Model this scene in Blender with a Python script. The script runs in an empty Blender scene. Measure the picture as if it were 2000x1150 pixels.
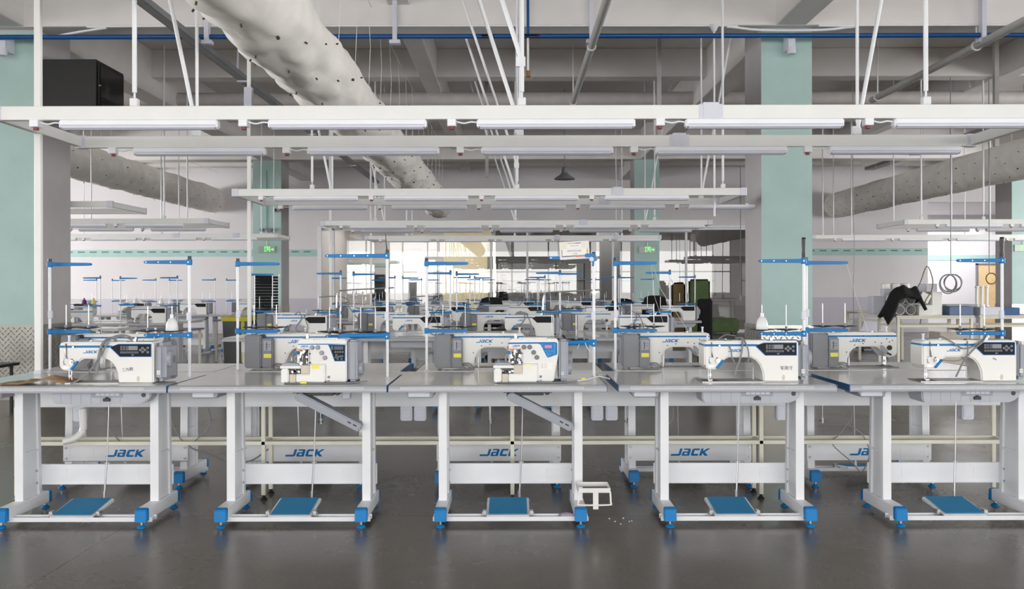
import bpy, bmesh, math, random
from mathutils import Vector, Matrix, noise
random.seed(7)
R = math.radians
scn = bpy.context.scene
COL = scn.collection
# ------------------------------------------------------------ camera, light, exposure
cam = bpy.data.objects.new('camera', bpy.data.cameras.new('camera'))
COL.objects.link(cam); scn.camera = cam
cam.location = (0, 0, 1.319)
cam.rotation_euler = (R(90), R(0.12), 0)
cam.data.sensor_width = 36; cam.data.lens = 30.1
cam.data.shift_y = -0.0075
cam.data.clip_end = 200
scn.view_settings.view_transform = 'Standard'
scn.view_settings.look = 'None'
scn.view_settings.gamma = 1.0
scn.view_settings.exposure = 0.66
scn.view_settings.use_curve_mapping = False
w = bpy.data.worlds.new('overcast sky'); scn.world = w; w.use_nodes = True
bg = w.node_tree.nodes['Background']
bg.inputs[0].default_value = (1.0, 0.985, 0.965, 1); bg.inputs[1].default_value = 2.6
scn.cycles.max_bounces = 8
scn.cycles.diffuse_bounces = 5
scn.cycles.glossy_bounces = 4
scn.cycles.transparent_max_bounces = 8
scn.cycles.caustics_reflective = False
scn.cycles.caustics_refractive = False
scn.cycles.sample_clamp_indirect = 4.0
scn.cycles.use_denoising = True

def area(name, loc, rot, sx, sy, power, color=(1, 1, 1)):
    l = bpy.data.lights.new(name, 'AREA'); l.shape = 'RECTANGLE'; l.size = sx; l.size_y = sy
    l.energy = power; l.color = color
    o = bpy.data.objects.new(name, l); COL.objects.link(o)
    o.location = loc; o.rotation_euler = rot
    return o
# daylight of the window wall behind the camera, added side fill, and lamps in the rooms beyond
area('daylight_back_windows', (0.5, -8.6, 1.95), (R(90), 0, 0), 26, 3.5, 640, (1, 0.99, 0.98))
area('side_fill_left', (-18.6, 12, 2.2), (R(90), 0, R(-90)), 22, 2.6, 1100, (1, 0.99, 0.98))  # added side lamp, no source in view, lifts the depth of the hall
area('side_fill_right', (18.6, 9, 2.4), (R(90), 0, R(90)), 18, 3.0, 900, (1, 0.99, 0.98))  # added lamp brightening column sides and far beams, source unseen
area('room_fill_beyond', (-3.1, 26.8, 3.3), (0, 0, 0), 4.6, 3.6, 75, (1, 0.98, 0.95))  # added lamp, boosts the lit strips to overexpose the left room
area('room_light_right', (14.2, 27.2, 3.6), (0, 0, 0), 4.5, 3.5, 200, (1, 1, 1))
area('room_fill_middle', (4.0, 28.5, 3.3), (0, 0, 0), 7.0, 5.0, 260, (1, 1, 1))  # added lamp lifting the dark middle room, no fixture there

# ------------------------------------------------------------ materials
def lin(c):
    return tuple(((v/255)/12.92 if v/255 <= 0.04045 else ((v/255+0.055)/1.055)**2.4) for v in c) + (1,)
MATS = {}
def mat(name, rgb, rough=0.5, metal=0.0, bump=0.0, bscale=40.0, var=0.0, vscale=6.0, emit=0.0, coat=0.0, spec=0.5):
    m = bpy.data.materials.new(name); m.use_nodes = True
    nt = m.node_tree; b = nt.nodes['Principled BSDF']
    b.inputs['Base Color'].default_value = lin(rgb)
    b.inputs['Roughness'].default_value = rough
    b.inputs['Metallic'].default_value = metal
    b.inputs['Specular IOR Level'].default_value = spec
    if coat: b.inputs['Coat Weight'].default_value = coat; b.inputs['Coat Roughness'].default_value = 0.05
    tc = nt.nodes.new('ShaderNodeTexCoord')
    if bump:
        n = nt.nodes.new('ShaderNodeTexNoise'); n.inputs['Scale'].default_value = bscale; n.inputs['Detail'].default_value = 3
        bp = nt.nodes.new('ShaderNodeBump'); bp.inputs['Strength'].default_value = bump; bp.inputs['Distance'].default_value = 0.01
        nt.links.new(tc.outputs['Object'], n.inputs['Vector']); nt.links.new(n.outputs['Fac'], bp.inputs['Height'])
        nt.links.new(bp.outputs['Normal'], b.inputs['Normal'])
    if var:
        n = nt.nodes.new('ShaderNodeTexNoise'); n.inputs['Scale'].default_value = vscale; n.inputs['Detail'].default_value = 4
        cr = nt.nodes.new('ShaderNodeValToRGB')
        c0 = lin(tuple(max(0, v*(1-var)) for v in rgb)); c1 = lin(tuple(min(255, v*(1+var)) for v in rgb))
        cr.color_ramp.elements[0].position = 0.3; cr.color_ramp.elements[1].position = 0.7
        cr.color_ramp.elements[0].color = c0; cr.color_ramp.elements[1].color = c1
        nt.links.new(tc.outputs['Object'], n.inputs['Vector']); nt.links.new(n.outputs['Fac'], cr.inputs['Fac'])
        nt.links.new(cr.outputs['Color'], b.inputs['Base Color'])
    if emit:
        b.inputs['Emission Color'].default_value = lin(rgb); b.inputs['Emission Strength'].default_value = emit
    MATS[name] = m
    return m
M = dict(
 white=mat('white enamel', (226, 226, 223), 0.28, var=0.01),
 frame=mat('powder coated white steel', (224, 226, 230), 0.38, var=0.015),
 alu=mat('white lacquered aluminium', (224, 225, 223), 0.35, var=0.01),
 lampw=mat('white lamp housing', (232, 234, 240), 0.35, var=0.01),
 diff=mat('lamp diffuser plastic', (205, 208, 222), 0.3, var=0.01),
 cap=mat('pale grey plastic', (205, 207, 218), 0.4, var=0.01),
 blue=mat('bright blue plastic', (0, 118, 184), 0.4, var=0.03, spec=0.3),
 bluem=mat('blue painted steel', (0, 114, 180), 0.4, var=0.03, spec=0.3),
 blued=mat('dark blue edging', (4, 74, 130), 0.35, var=0.03),
 mat_blue=mat('blue rubber mat', (0, 122, 172), 0.65, bump=0.15, bscale=300, var=0.02),
 matd=mat('dark printed mark on mat', (10, 98, 140), 0.7, var=0.02),
 top=mat('grey laminate', (208, 208, 203), 0.17, var=0.02, vscale=2, coat=0.3),
 nose=mat('grey plastic nosing', (170, 173, 180), 0.32, var=0.01),
 tick=mat('white printing', (250, 250, 250), 0.5, var=0.01),
 gry=mat('mid grey plastic', (150, 154, 164), 0.4, var=0.02),
 dgry=mat('dark grey plastic', (120, 122, 128), 0.45, var=0.02),
 pan=mat('pale grey moulded plastic', (176, 179, 188), 0.42, var=0.02),
 blk=mat('black plastic', (22, 23, 26), 0.4, var=0.1),
 panel=mat('black control panel', (16, 19, 26), 0.5, spec=0.2, var=0.05),
 lcd=mat('grey lcd screen', (120, 122, 128), 0.2, var=0.02),
 lcdd=mat('dark lcd screen', (52, 56, 78), 0.2, var=0.02),
 pink=mat('pink lcd screen', (200, 120, 165), 0.25, var=0.02),
 btn=mat('printed key outlines', (190, 195, 205), 0.4, var=0.02),
 btnb=mat('pale blue key outlines', (120, 190, 225), 0.4, var=0.02),
 chrome=mat('polished steel', (172, 172, 175), 0.3, 1.0, var=0.02),
 steel=mat('brushed steel', (170, 170, 172), 0.35, 0.9, var=0.03),
 dmet=mat('dark machine metal', (60, 58, 58), 0.4, 0.6, var=0.1),
 brass=mat('bronze coloured metal', (150, 112, 80), 0.35, 0.8, var=0.05),
 yel=mat('yellow label', (232, 226, 96), 0.5, var=0.02),
 pyel=mat('pale yellow label', (232, 230, 190), 0.5, var=0.02),
 beige=mat('beige painted steel', (214, 212, 196), 0.4, var=0.02),
 bpan=mat('beige plastic cover', (196, 188, 172), 0.4, var=0.03),
 cable=mat('grey cable sheath', (126, 128, 132), 0.45, var=0.03),
 cabw=mat('white cable sheath', (215, 215, 212), 0.45, var=0.02),
 ink=mat('black marker ink', (28, 26, 50), 0.6, var=0.05),
 cone=mat('translucent white plastic', (222, 224, 226), 0.35, var=0.02),
 purple=mat('purple thread', (96, 50, 120), 0.8, bump=0.3, bscale=400, var=0.05),
 ythr=mat('yellow thread', (205, 196, 110), 0.8, bump=0.3, bscale=400, var=0.05),
 teal=mat('teal wall paint', (166, 193, 189), 0.6, bump=0.04, bscale=60, var=0.02, vscale=3),
 tealb=mat('teal stripe paint', (160, 192, 188), 0.6, var=0.02),
 tealm=mat('deep green dashes', (84, 130, 122), 0.6, var=0.02),
 colg=mat('grey column paint', (182, 178, 180), 0.7, bump=0.04, bscale=60, var=0.02, vscale=3),
 wall=mat('white wall paint', (212, 209, 212), 0.7, bump=0.03, bscale=50, var=0.01, vscale=2),
 wain=mat('pale lilac wainscot paint', (188, 185, 196), 0.6, var=0.01),
 ceil=mat('ceiling paint', (222, 219, 217), 0.85, bump=0.1, bscale=25, var=0.02, vscale=2),
 cream=mat('cream wall paint', (246, 236, 208), 0.6, var=0.01),
 duct=mat('white fabric of the duct', (238, 235, 230), 0.85, bump=0.25, bscale=18, var=0.03, vscale=4),
 hole=mat('dark perforation', (70, 60, 45), 0.8, var=0.1),
 insul=mat('pale pipe insulation', (196, 192, 190), 0.6, bump=0.1, bscale=10, var=0.03),
 pipe=mat('grey painted pipe', (172, 172, 170), 0.4, var=0.03),
 bpipe=mat('blue air pipe', (4, 72, 132), 0.35, var=0.03),
 tray=mat('grey galvanised channel', (128, 130, 132), 0.45, 0.3, var=0.04),
 diam=mat('diamond plate steel', (176, 174, 168), 0.33, 0.75, bump=0.05, bscale=90, var=0.04),
 cab=mat('black cabinet steel', (14, 14, 15), 0.4, var=0.1),
 glassd=mat('dark cabinet glass', (10, 12, 10), 0.06, var=0.1),
 brown=mat('brown cloth', (156, 126, 96), 0.9, bump=0.5, bscale=120, var=0.08, vscale=14),
 lilac=mat('lilac cloth', (176, 164, 182), 0.9, bump=0.5, bscale=200, var=0.1, vscale=40),
 bcloth=mat('black cloth', (13, 13, 14), 0.95, bump=0.4, bscale=60, var=0.15),
 paper=mat('white paper', (238, 236, 230), 0.7, var=0.01),
 card=mat('cream card', (228, 226, 214), 0.7, var=0.01),
 navy=mat('navy printing', (50, 66, 128), 0.6, var=0.02),
 salmon=mat('salmon printing', (214, 130, 110), 0.6, var=0.02),
 gmat=mat('grey printing', (130, 130, 150), 0.6, var=0.02),
 green=mat('olive green upholstery', (74, 92, 56), 0.9, bump=0.3, bscale=60, var=0.06),
 wood=mat('pale wood', (226, 196, 150), 0.5, var=0.04, vscale=4),
 red=mat('red plastic', (190, 40, 44), 0.4, var=0.03),
 dred=mat('dark red plastic', (120, 36, 40), 0.4, var=0.03),
 exitg=mat('glowing green pictogram', (110, 245, 120), 0.4, emit=1.3),
 exitp=mat('translucent exit panel', (158, 170, 158), 0.25, var=0.02),
 strip=mat('lit strip light', (255, 252, 245), 0.4, emit=3.5),
 ybin=mat('yellow bin rim', (176, 168, 20), 0.5, var=0.03),
 lid=mat('grey blue plastic', (88, 108, 140), 0.5, var=0.04),
 rope=mat('brown cord', (120, 100, 66), 0.8, var=0.05),
 skin=mat('skin', (190, 150, 128), 0.6, var=0.02),
 garment=mat('dark clothing', (54, 48, 50), 0.9, var=0.05),
 hair=mat('black hair', (20, 18, 18), 0.7, var=0.05),
 mull=mat('grey window frame', (120, 126, 120), 0.4, var=0.02),
)
# floor: polished concrete with saw-cut joints
def floor_mat():
    m = bpy.data.materials.new('polished grey concrete'); m.use_nodes = True
    nt = m.node_tree; L = nt.links; b = nt.nodes['Principled BSDF']
    tc = nt.nodes.new('ShaderNodeTexCoord'); sp = nt.nodes.new('ShaderNodeSeparateXYZ'); L.new(tc.outputs['Object'], sp.inputs[0])
    def mth(op, a, bb=None, c=None):
        n = nt.nodes.new('ShaderNodeMath'); n.operation = op
        for i, v in enumerate((a, bb, c)):
            if v is None: continue
            if isinstance(v, (int, float)): n.inputs[i].default_value = v
            else: L.new(v, n.inputs[i])
        return n.outputs[0]
    def joint(src, off, per):
        t = mth('ADD', src, -off + per*20 + per/2)
        t = mth('MODULO', t, per); t = mth('SUBTRACT', t, per/2); t = mth('ABSOLUTE', t)
        return mth('LESS_THAN', t, 0.0035)
    j = mth('MAXIMUM', joint(sp.outputs[0], -2.14, 5.66), joint(sp.outputs[1], 4.945, 5.66))
    n1 = nt.nodes.new('ShaderNodeTexNoise'); n1.inputs['Scale'].default_value = 0.9; n1.inputs['Detail'].default_value = 8; n1.inputs['Roughness'].default_value = 0.65
    n2 = nt.nodes.new('ShaderNodeTexNoise'); n2.inputs['Scale'].default_value = 60; n2.inputs['Detail'].default_value = 3
    L.new(tc.outputs['Object'], n1.inputs['Vector']); L.new(tc.outputs['Object'], n2.inputs['Vector'])
    cr = nt.nodes.new('ShaderNodeValToRGB')
    cr.color_ramp.elements[0].position = 0.3; cr.color_ramp.elements[0].color = lin((84, 79, 73))
    cr.color_ramp.elements[1].position = 0.72; cr.color_ramp.elements[1].color = lin((112, 106, 99))
    mx0 = mth('ADD', mth('MULTIPLY', n1.outputs['Fac'], 0.75), mth('MULTIPLY', n2.outputs['Fac'], 0.25))
    L.new(mx0, cr.inputs['Fac'])
    mx = nt.nodes.new('ShaderNodeMix'); mx.data_type = 'RGBA'
    L.new(j, mx.inputs['Factor']); L.new(cr.outputs['Color'], mx.inputs['A']); mx.inputs['B'].default_value = lin((58, 55, 52))
    L.new(mx.outputs['Result'], b.inputs['Base Color'])
    rr = mth('MULTIPLY_ADD', n1.outputs['Fac'], 0.25, 0.13); L.new(rr, b.inputs['Roughness'])
    b.inputs['Specular IOR Level'].default_value = 0.45
    return m
M['floor'] = floor_mat()
def glass_mat(k=0.95):
    m = bpy.data.materials.new('partition and window glass'); m.use_nodes = True
    nt = m.node_tree; nt.nodes.remove(nt.nodes['Principled BSDF'])
    o = nt.nodes['Material Output']
    t = nt.nodes.new('ShaderNodeBsdfTransparent'); t.inputs[0].default_value = (k, k, k*.98, 1)
    g = nt.nodes.new('ShaderNodeBsdfGlossy'); g.inputs['Roughness'].default_value = 0.01
    f = nt.nodes.new('ShaderNodeFresnel'); f.inputs['IOR'].default_value = 1.9
    x = nt.nodes.new('ShaderNodeMixShader')
    nt.links.new(f.outputs[0], x.inputs[0]); nt.links.new(t.outputs[0], x.inputs[1]); nt.links.new(g.outputs[0], x.inputs[2])
    nt.links.new(x.outputs[0], o.inputs['Surface'])
    return m
M['glass'] = glass_mat(); M['tint'] = glass_mat(0.62); M['dimmed'] = glass_mat(0.30)  # the two darker glasses only dim the view, no real coating

# ------------------------------------------------------------ mesh helpers
class MB:
    def __init__(s): s.v = []; s.f = []
    def add(s, vs, fs):
        n = len(s.v); s.v += [tuple(p) for p in vs]; s.f += [tuple(i+n for i in f) for f in fs]; return s
    def box(s, x0, y0, z0, x1, y1, z1):
        vs = [(x, y, z) for z in (z0, z1) for y in (y0, y1) for x in (x0, x1)]
        return s.add(vs, [(0, 2, 3, 1), (4, 5, 7, 6), (0, 1, 5, 4), (2, 6, 7, 3), (0, 4, 6, 2), (1, 3, 7, 5)])
    def obox(s, c, size, rot=(0, 0, 0)):
        m = Matrix.Translation(c) @ Matrix.Rotation(rot[2], 4, 'Z') @ Matrix.Rotation(rot[1], 4, 'Y') @ Matrix.Rotation(rot[0], 4, 'X')
        a, b, d = (q/2 for q in size)
        vs = [m @ Vector((x, y, z)) for z in (-d, d) for y in (-b, b) for x in (-a, a)]
        return s.add(vs, [(0, 2, 3, 1), (4, 5, 7, 6), (0, 1, 5, 4), (2, 6, 7, 3), (0, 4, 6, 2), (1, 3, 7, 5)])
    def beam(s, p0, p1, wx, wz):
        p0 = Vector(p0); p1 = Vector(p1); d = (p1-p0); q = d.to_track_quat('Y', 'Z').to_matrix().to_4x4()
        m = Matrix.Translation((p0+p1)/2) @ q; l = d.length/2
        vs = [m @ Vector((x, y, z)) for z in (-wz/2, wz/2) for y in (-l, l) for x in (-wx/2, wx/2)]
        return s.add(vs, [(0, 2, 3, 1), (4, 5, 7, 6), (0, 1, 5, 4), (2, 6, 7, 3), (0, 4, 6, 2), (1, 3, 7, 5)])
    def cyl(s, p0, p1, r0, r1=None, n=14):
        if r1 is None: r1 = r0
        p0 = Vector(p0); p1 = Vector(p1); q = (p1-p0).to_track_quat('Z', 'X').to_matrix()
        a = [p0 + q @ Vector((r0*math.cos(t), r0*math.sin(t), 0)) for t in [2*math.pi*i/n for i in range(n)]]
        b = [p1 + q @ Vector((r1*math.cos(t), r1*math.sin(t), 0)) for t in [2*math.pi*i/n for i in range(n)]]
        fs = [(i, (i+1) % n, n+(i+1) % n, n+i) for i in range(n)] + [tuple(range(n-1, -1, -1)), tuple(range(n, 2*n))]
        return s.add(a+b, fs)
    def tube(s, pts, r, n=7, smooth=4):
        P = [Vector(p) for p in pts]
        if smooth > 1 and len(P) > 2:
            Q = []
            for i in range(len(P)-1):
                a = P[max(i-1, 0)]; b = P[i]; c = P[i+1]; d = P[min(i+2, len(P)-1)]
                for k in range(smooth):
                    t = k/smooth
                    Q.append(0.5*((2*b)+(c-a)*t+(2*a-5*b+4*c-d)*t*t+(3*b-a-3*c+d)*t**3))
            Q.append(P[-1]); P = Q
        up = Vector((0.13, 0.27, 0.95)).normalized(); vs = []
        for i, p in enumerate(P):
            d = (P[min(i+1, len(P)-1)]-P[max(i-1, 0)]).normalized()
            x = d.cross(up)
            if x.length < 1e-3: x = d.cross(Vector((1, 0, 0)))
            x.normalize(); y = d.cross(x).normalized(); up = -y if False else up
            vs += [p + x*r*math.cos(2*math.pi*k/n) + y*r*math.sin(2*math.pi*k/n) for k in range(n)]
        fs = [(i*n+k, i*n+(k+1) % n, (i+1)*n+(k+1) % n, (i+1)*n+k) for i in range(len(P)-1) for k in range(n)]
        fs += [tuple(range(n-1, -1, -1)), tuple(range((len(P)-1)*n, len(P)*n))]
        return s.add(vs, fs)
    def prism(s, poly, y0, y1):          # outline in x,z pushed along y
        n = len(poly)
        vs = [(x, y0, z) for x, z in poly] + [(x, y1, z) for x, z in poly]
        fs = [(i, (i+1) % n, n+(i+1) % n, n+i) for i in range(n)] + [tuple(range(n-1, -1, -1)), tuple(range(n, 2*n))]
        return s.add(vs, fs)
    def prismx(s, poly, x0, x1):         # outline in y,z pushed along x
        n = len(poly)
        vs = [(x0, y, z) for y, z in poly] + [(x1, y, z) for y, z in poly]
        fs = [(i, (i+1) % n, n+(i+1) % n, n+i) for i in range(n)] + [tuple(range(n-1, -1, -1)), tuple(range(n, 2*n))]
        return s.add(vs, fs)
    def prismz(s, poly, z0, z1):
        n = len(poly)
        vs = [(x, y, z0) for x, y in poly] + [(x, y, z1) for x, y in poly]
        fs = [(i, (i+1) % n, n+(i+1) % n, n+i) for i in range(n)] + [tuple(range(n-1, -1, -1)), tuple(range(n, 2*n))]
        return s.add(vs, fs)
    def lathe(s, prof, c=(0, 0, 0), n=20):
        vs = [(c[0]+r*math.cos(2*math.pi*k/n), c[1]+r*math.sin(2*math.pi*k/n), c[2]+z) for r, z in prof for k in range(n)]
        m = len(prof)
        fs = [(i*n+k, i*n+(k+1) % n, (i+1)*n+(k+1) % n, (i+1)*n+k) for i in range(m-1) for k in range(n)]
        fs += [tuple(range(n-1, -1, -1)), tuple(range((m-1)*n, m*n))]
        return s.add(vs, fs)
    def build(s, name, m, parent=None, bevel=0.0, seg=1, angle=35):
        me = bpy.data.meshes.new(name)
        bm = bmesh.new()
        bv = [bm.verts.new(p) for p in s.v]
        for f in s.f:
            try: bm.faces.new([bv[i] for i in f])
            except ValueError: pass
        bmesh.ops.recalc_face_normals(bm, faces=bm.faces)
        if bevel:
            es = [e for e in bm.edges if e.is_manifold and e.calc_face_angle(0) > R(30)]
            bmesh.ops.bevel(bm, geom=es, offset=bevel, segments=seg, affect='EDGES', clamp_overlap=True)
        bm.to_mesh(me); bm.free()
        for p in me.polygons: p.use_smooth = True
        me.set_sharp_from_angle(angle=R(angle))
        me.materials.append(M[m])
        o = bpy.data.objects.new(name, me); COL.objects.link(o)
        if parent: o.parent = parent
        return o

def tag(o, label=None, cat=None, group=None, kind=None):
    if label: o['label'] = label
    if cat: o['category'] = cat
    if group: o['group'] = group
    if kind: o['kind'] = kind
    return o
def thing(name, label, cat, loc=(0, 0, 0), rz=0, group=None):
    o = bpy.data.objects.new(name, None); COL.objects.link(o); o.empty_display_size = 0.1
    o.location = loc; o.rotation_euler = (0, 0, rz)
    return tag(o, label, cat, group)
def dup(o, loc=None, rz=None, label=None, group=None, only=None, parent=None, depth=0):
    c = o.copy(); COL.objects.link(c); c.parent = parent
    if loc is not None: c.location = loc
    if rz is not None: c.rotation_euler = (0, 0, rz)
    if label: c['label'] = label
    if group: c['group'] = group
    for ch in (kids[o.name] if o.name in kids else ([] if depth >= 2 else o.children)):
        if only and depth == 0 and ch.name.split('.')[0] not in only: continue
        if only and depth >= 1: continue
        dup(ch, only=only, parent=c, depth=depth+1)
    return c
kids = {}
def freeze(o):
    kids[o.name] = list(o.children)
    for c in o.children: kids[c.name] = list(c.children)
def struct(name, mb, m, bevel=0.0):
    return tag(mb.build(name, m, bevel=bevel), kind='structure')

def text(s, size, m, parent, loc, facing='front', name='lettering', tilt=0.0, depth=0.0006):
    cu = bpy.data.curves.new('t', 'FONT'); cu.body = s; cu.size = size; cu.align_x = 'CENTER'; cu.align_y = 'CENTER'
    cu.extrude = depth; cu.resolution_u = 2
    t = bpy.data.objects.new('t', cu); COL.objects.link(t)
    bpy.context.view_layer.update()
    me = bpy.data.meshes.new_from_object(t.evaluated_get(bpy.context.evaluated_depsgraph_get()))
    bpy.data.objects.remove(t); bpy.data.curves.remove(cu)
    me.name = name
    me.transform(Matrix.Rotation(math.pi if facing == 'back' else 0, 4, 'Z') @ Matrix.Rotation(R(90), 4, 'X') @ Matrix.Rotation(tilt, 4, 'Z'))
    me.transform(Matrix.Translation(loc))
    me.materials.clear(); me.materials.append(M[m])
    o = bpy.data.objects.new(name, me); COL.objects.link(o); o.parent = parent
    return o
def jack(width, m, parent, loc, facing='front', name='logo'):
    """wide slanted logo lettering"""
    t = 0.25; P = []
    def q(x0, z0, x1, z1): P.append([(x0, z0), (x1, z0), (x1, z1), (x0, z1)])
    P.append([(-0.1, 0), (1.05, 0), (1.25, 0.15), (1.25, 1), (0.92, 1), (0.92, t), (-0.1, t)])
    q(1.5, .8, 2.35, 1); P.append([(2.1, 0), (2.45, 0), (2.45, .85), (2.3, 1), (2.1, 1)]); q(1.55, .42, 2.15, .6); q(1.5, 0, 2.15, .19); q(1.42, .05, 1.72, .56)
    P.append([(2.8, 0), (3.65, 0), (3.65, t), (3.0, t), (3.0, 1-t), (3.65, 1-t), (3.65, 1), (2.85, 1), (2.65, .85), (2.65, .15)])
    q(3.85, 0, 4.17, 1)
    P.append([(4.15, .45), (4.4, .45), (5.1, 1), (4.68, 1), (4.15, .62)]); P.append([(4.15, .42), (4.42, .56), (5.05, 0), (4.6, 0), (4.15, .36)])
    k = width/5.4; mb = MB(); sgn = 1 if facing == 'front' else -1
    for p in P:
        pts = [(loc[0]+sgn*((x+0.32*z)-2.6)*k, loc[2]+(z-0.5)*k) for x, z in p]
        if sgn < 0: pts = pts[::-1]
        mb.prism(pts, loc[1]-0.0008, loc[1]+0.0008)
    return mb.build(name, m, parent)
# ------------------------------------------------------------ the hall
struct('floor', MB().box(-20, -9.5, -0.1, 20, 45, 0.0), 'floor')
SLAB = 5.08
struct('ceiling', MB().box(-20, -9.5, SLAB, 20, 24.5, SLAB+0.2), 'ceil')
n = 0
for y0, zb, th in ((-0.45, 4.36, .4), (3.0, 4.63, .3), (6.4, 4.63, .3), (9.97, 4.36, .42), (13.5, 4.63, .3), (16.95, 4.63, .3), (20.4, 4.36, .42), (23.4, 4.63, .3)):
    n += 1
    struct('trim_%d' % n, MB().box(-20, y0, zb, 20, y0+th, SLAB), 'ceil', 0.01)
for x, zb, wd in ((-5.86, 4.36, .36), (3.26, 4.36, .36), (12.36, 4.36, .36), (-14.96, 4.36, .36), (-1.31, 4.6, .26), (7.8, 4.6, .26), (-10.4, 4.6, .26), (16.9, 4.6, .26)):
    n += 1
    struct('trim_%d' % n, MB().box(x-wd/2, -9.5, zb+.003, x+wd/2, 24.5, SLAB), 'ceil', 0.01)
# far wall with openings: glazed partition X -5.5..7.0, doorway X 11.9..14.05
WY = 24.5
def wall_seg(nm, x0, x1, z0=0.0, z1=SLAB):
    o = struct(nm, MB().box(x0, WY, z0, x1, WY+.2, z1), 'wall')
    return o
wl = wall_seg('wall_back_left', -20, -5.5)
wm = wall_seg('wall_back_header', -5.5, 7.0, 3.0)
wr = wall_seg('wall_back_right', 7.0, 11.9)
wh = wall_seg('wall_back_lintel', 11.9, 14.1, 3.72)
wall_seg('wall_back_corner', 14.1, 20)
for wo, a, b in ((wl, -20, -5.5), (wr, 7.0, 11.9)):
    MB().box(a, WY-.006, 0, b, WY-.0005, 1.0).build('wainscot', 'wain', wo)
    MB().box(a, WY-.008, 2.2, b, WY-.0005, 2.40).build('stripe', 'tealb', wo)
    d = MB(); x = a+.1
    while x < b-.3: d.box(x, WY-.0095, 2.315, x+.20, WY-.007, 2.355); x += .34
    d.build('dashes', 'tealm', wo)
    MB().box(a, WY-.02, 0, b, WY-.0005, .1).build('skirting', 'colg', wo)
struct('wall_left', MB().box(-20.2, -9.5, 0, -20, 40, .9).box(-20.2, -9.5, 4.3, -20, 40, SLAB).box(-20.2, -9.5, 0, -20, -6, SLAB).box(-20.2, 24, 0, -20, 40, SLAB), 'wall')
struct('wall_right', MB().box(20, -9.5, 0, 20.2, 40, .9).box(20, -9.5, 4.3, 20.2, 40, SLAB).box(20, 20, 0, 20.2, 40, SLAB), 'wall')
struct('wall_front', MB().box(-20, -9.7, 0, 20, -9.5, .9).box(-20, -9.7, 4.5, 20, -9.5, SLAB).box(-20, -9.7, .9, -15, -9.5, 4.5).box(15, -9.7, .9, 20, -9.5, 4.5), 'wall')
wf = MB()
for i in range(13): wf.box(-15+i*2.5-.05, -9.66, .9, -15+i*2.5+.05, -9.56, 4.5)
wf.box(-15, -9.66, 2.3, 15, -9.56, 2.38)
struct('window_1', wf, 'mull')
# glazed partition
gp = MB()
xs = [-5.5, -5.12, -.6, 0.44, 2.9, 5.0, 7.0]
for x in xs: gp.box(x-.03, WY+.04, 0, x+.03, WY+.12, 3.0)
gp.box(-5.5, WY+.04, 2.94, 7, WY+.12, 3.0).box(-5.5, WY+.04, 0, 7, WY+.12, .08)
w2 = struct('window_2', gp, 'frame', .004)
for i in range(len(xs)-1):
    MB().box(xs[i]+.03, WY+.076, .08, xs[i+1]-.03, WY+.084, 2.94).build('pane', 'glass' if xs[i] < -.7 else 'tint', w2)  # darker panes stand in for the dark reflection in the glass
struct('trim_40', MB().box(-5.56, WY-.05, 0, -5.44, WY+.0, 3.05).box(-5.44, WY-.04, 3.0, 7.0, WY, 3.06), 'frame')
# rooms beyond
struct('ceiling_beyond', MB().box(-20, WY+.2, 3.75, 20, 45, 3.9), 'wall')
struct('wall_beyond_left', MB().box(-6.1, WY+.2, 0, -5.6, 29.4, 3.75), 'wall')
lw = struct('wall_beyond_white', MB().box(-6.1, 29.4, 0, -2.35, 29.6, 3.75), 'wall')
struct('wall_beyond_cream', MB().box(-2.35, 29.4, 0, -.65, 29.6, 3.75), 'cream')
struct('wall_beyond_side', MB().box(-.75, WY+1.6, 0, -.65, 29.4, 3.75), 'cream')
struct('wall_beyond_far', MB().box(-.65, 34, 0, 11.5, 34.2, .95).box(-.65, 34, 2.25, 11.5, 34.2, 3.75).box(2.9, 34, .95, 4.2, 34.2, 2.25).box(8.1, 34, .95, 9.1, 34.2, 2.25), 'wall')
struct('wall_beyond_partition', MB().box(11.3, WY+.2, 0, 11.5, 34, 3.75), 'wall')
pw = MB()
for x in (-.6, .6, 1.75, 2.88, 4.22, 5.5, 6.8, 8.08, 9.12, 10.3, 11.4): pw.box(x-.03, 34.05, .95, x+.03, 34.12, 2.25)
for a, b in ((-.6, 2.9), (4.2, 8.1), (9.1, 11.4)): pw.box(a, 34.05, 1.52, b, 34.12, 1.58)
w3 = struct('window_3', pw, 'mull')
for a, b in ((-.6, 2.9), (4.2, 8.1), (9.1, 11.4)): MB().box(a, 34.08, .95, b, 34.085, 2.25).build('pane', 'dimmed', w3)  # pane colour darkened to tone down the bright sky outside
struct('trim_41', MB().box(2.75, 27.2, 0, 3.42, 27.9, 3.75), 'wall', .01)
struct('wall_beyond_right', MB().box(11.5, 29.5, 0, 20, 29.7, 3.75), 'wall')
struct('trim_42', MB().box(11.9, 29.485, 2.2, 20, 29.498, 2.38), 'tealb')
dr = struct('door_1', MB().box(16.02, 29.42, 0, 16.95, 29.48, 2.04), 'wood', .004)
MB().box(15.97, 29.40, 0, 16.02, 29.49, 2.09).box(16.95, 29.40, 0, 17.0, 29.49, 2.09).box(15.97, 29.40, 2.04, 17.0, 29.49, 2.09).build('door_frame', 'dgry', dr)
d2 = struct('door_2', MB().box(-3.75, 29.36, 0, -3.25, 29.39, 2.1), 'dgry', .004)
MB().box(-3.8, 29.33, 0, -3.75, 29.4, 2.15).box(-3.25, 29.33, 0, -3.2, 29.4, 2.15).box(-3.8, 29.33, 2.1, -3.2, 29.4, 2.15).build('door_frame', 'frame', d2)
struct('window_4', MB().box(-4.8, 29.37, .8, -4.35, 29.395, 1.75).box(-2.7, 29.37, .8, -2.4, 29.395, 1.9), 'glassd')
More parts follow.
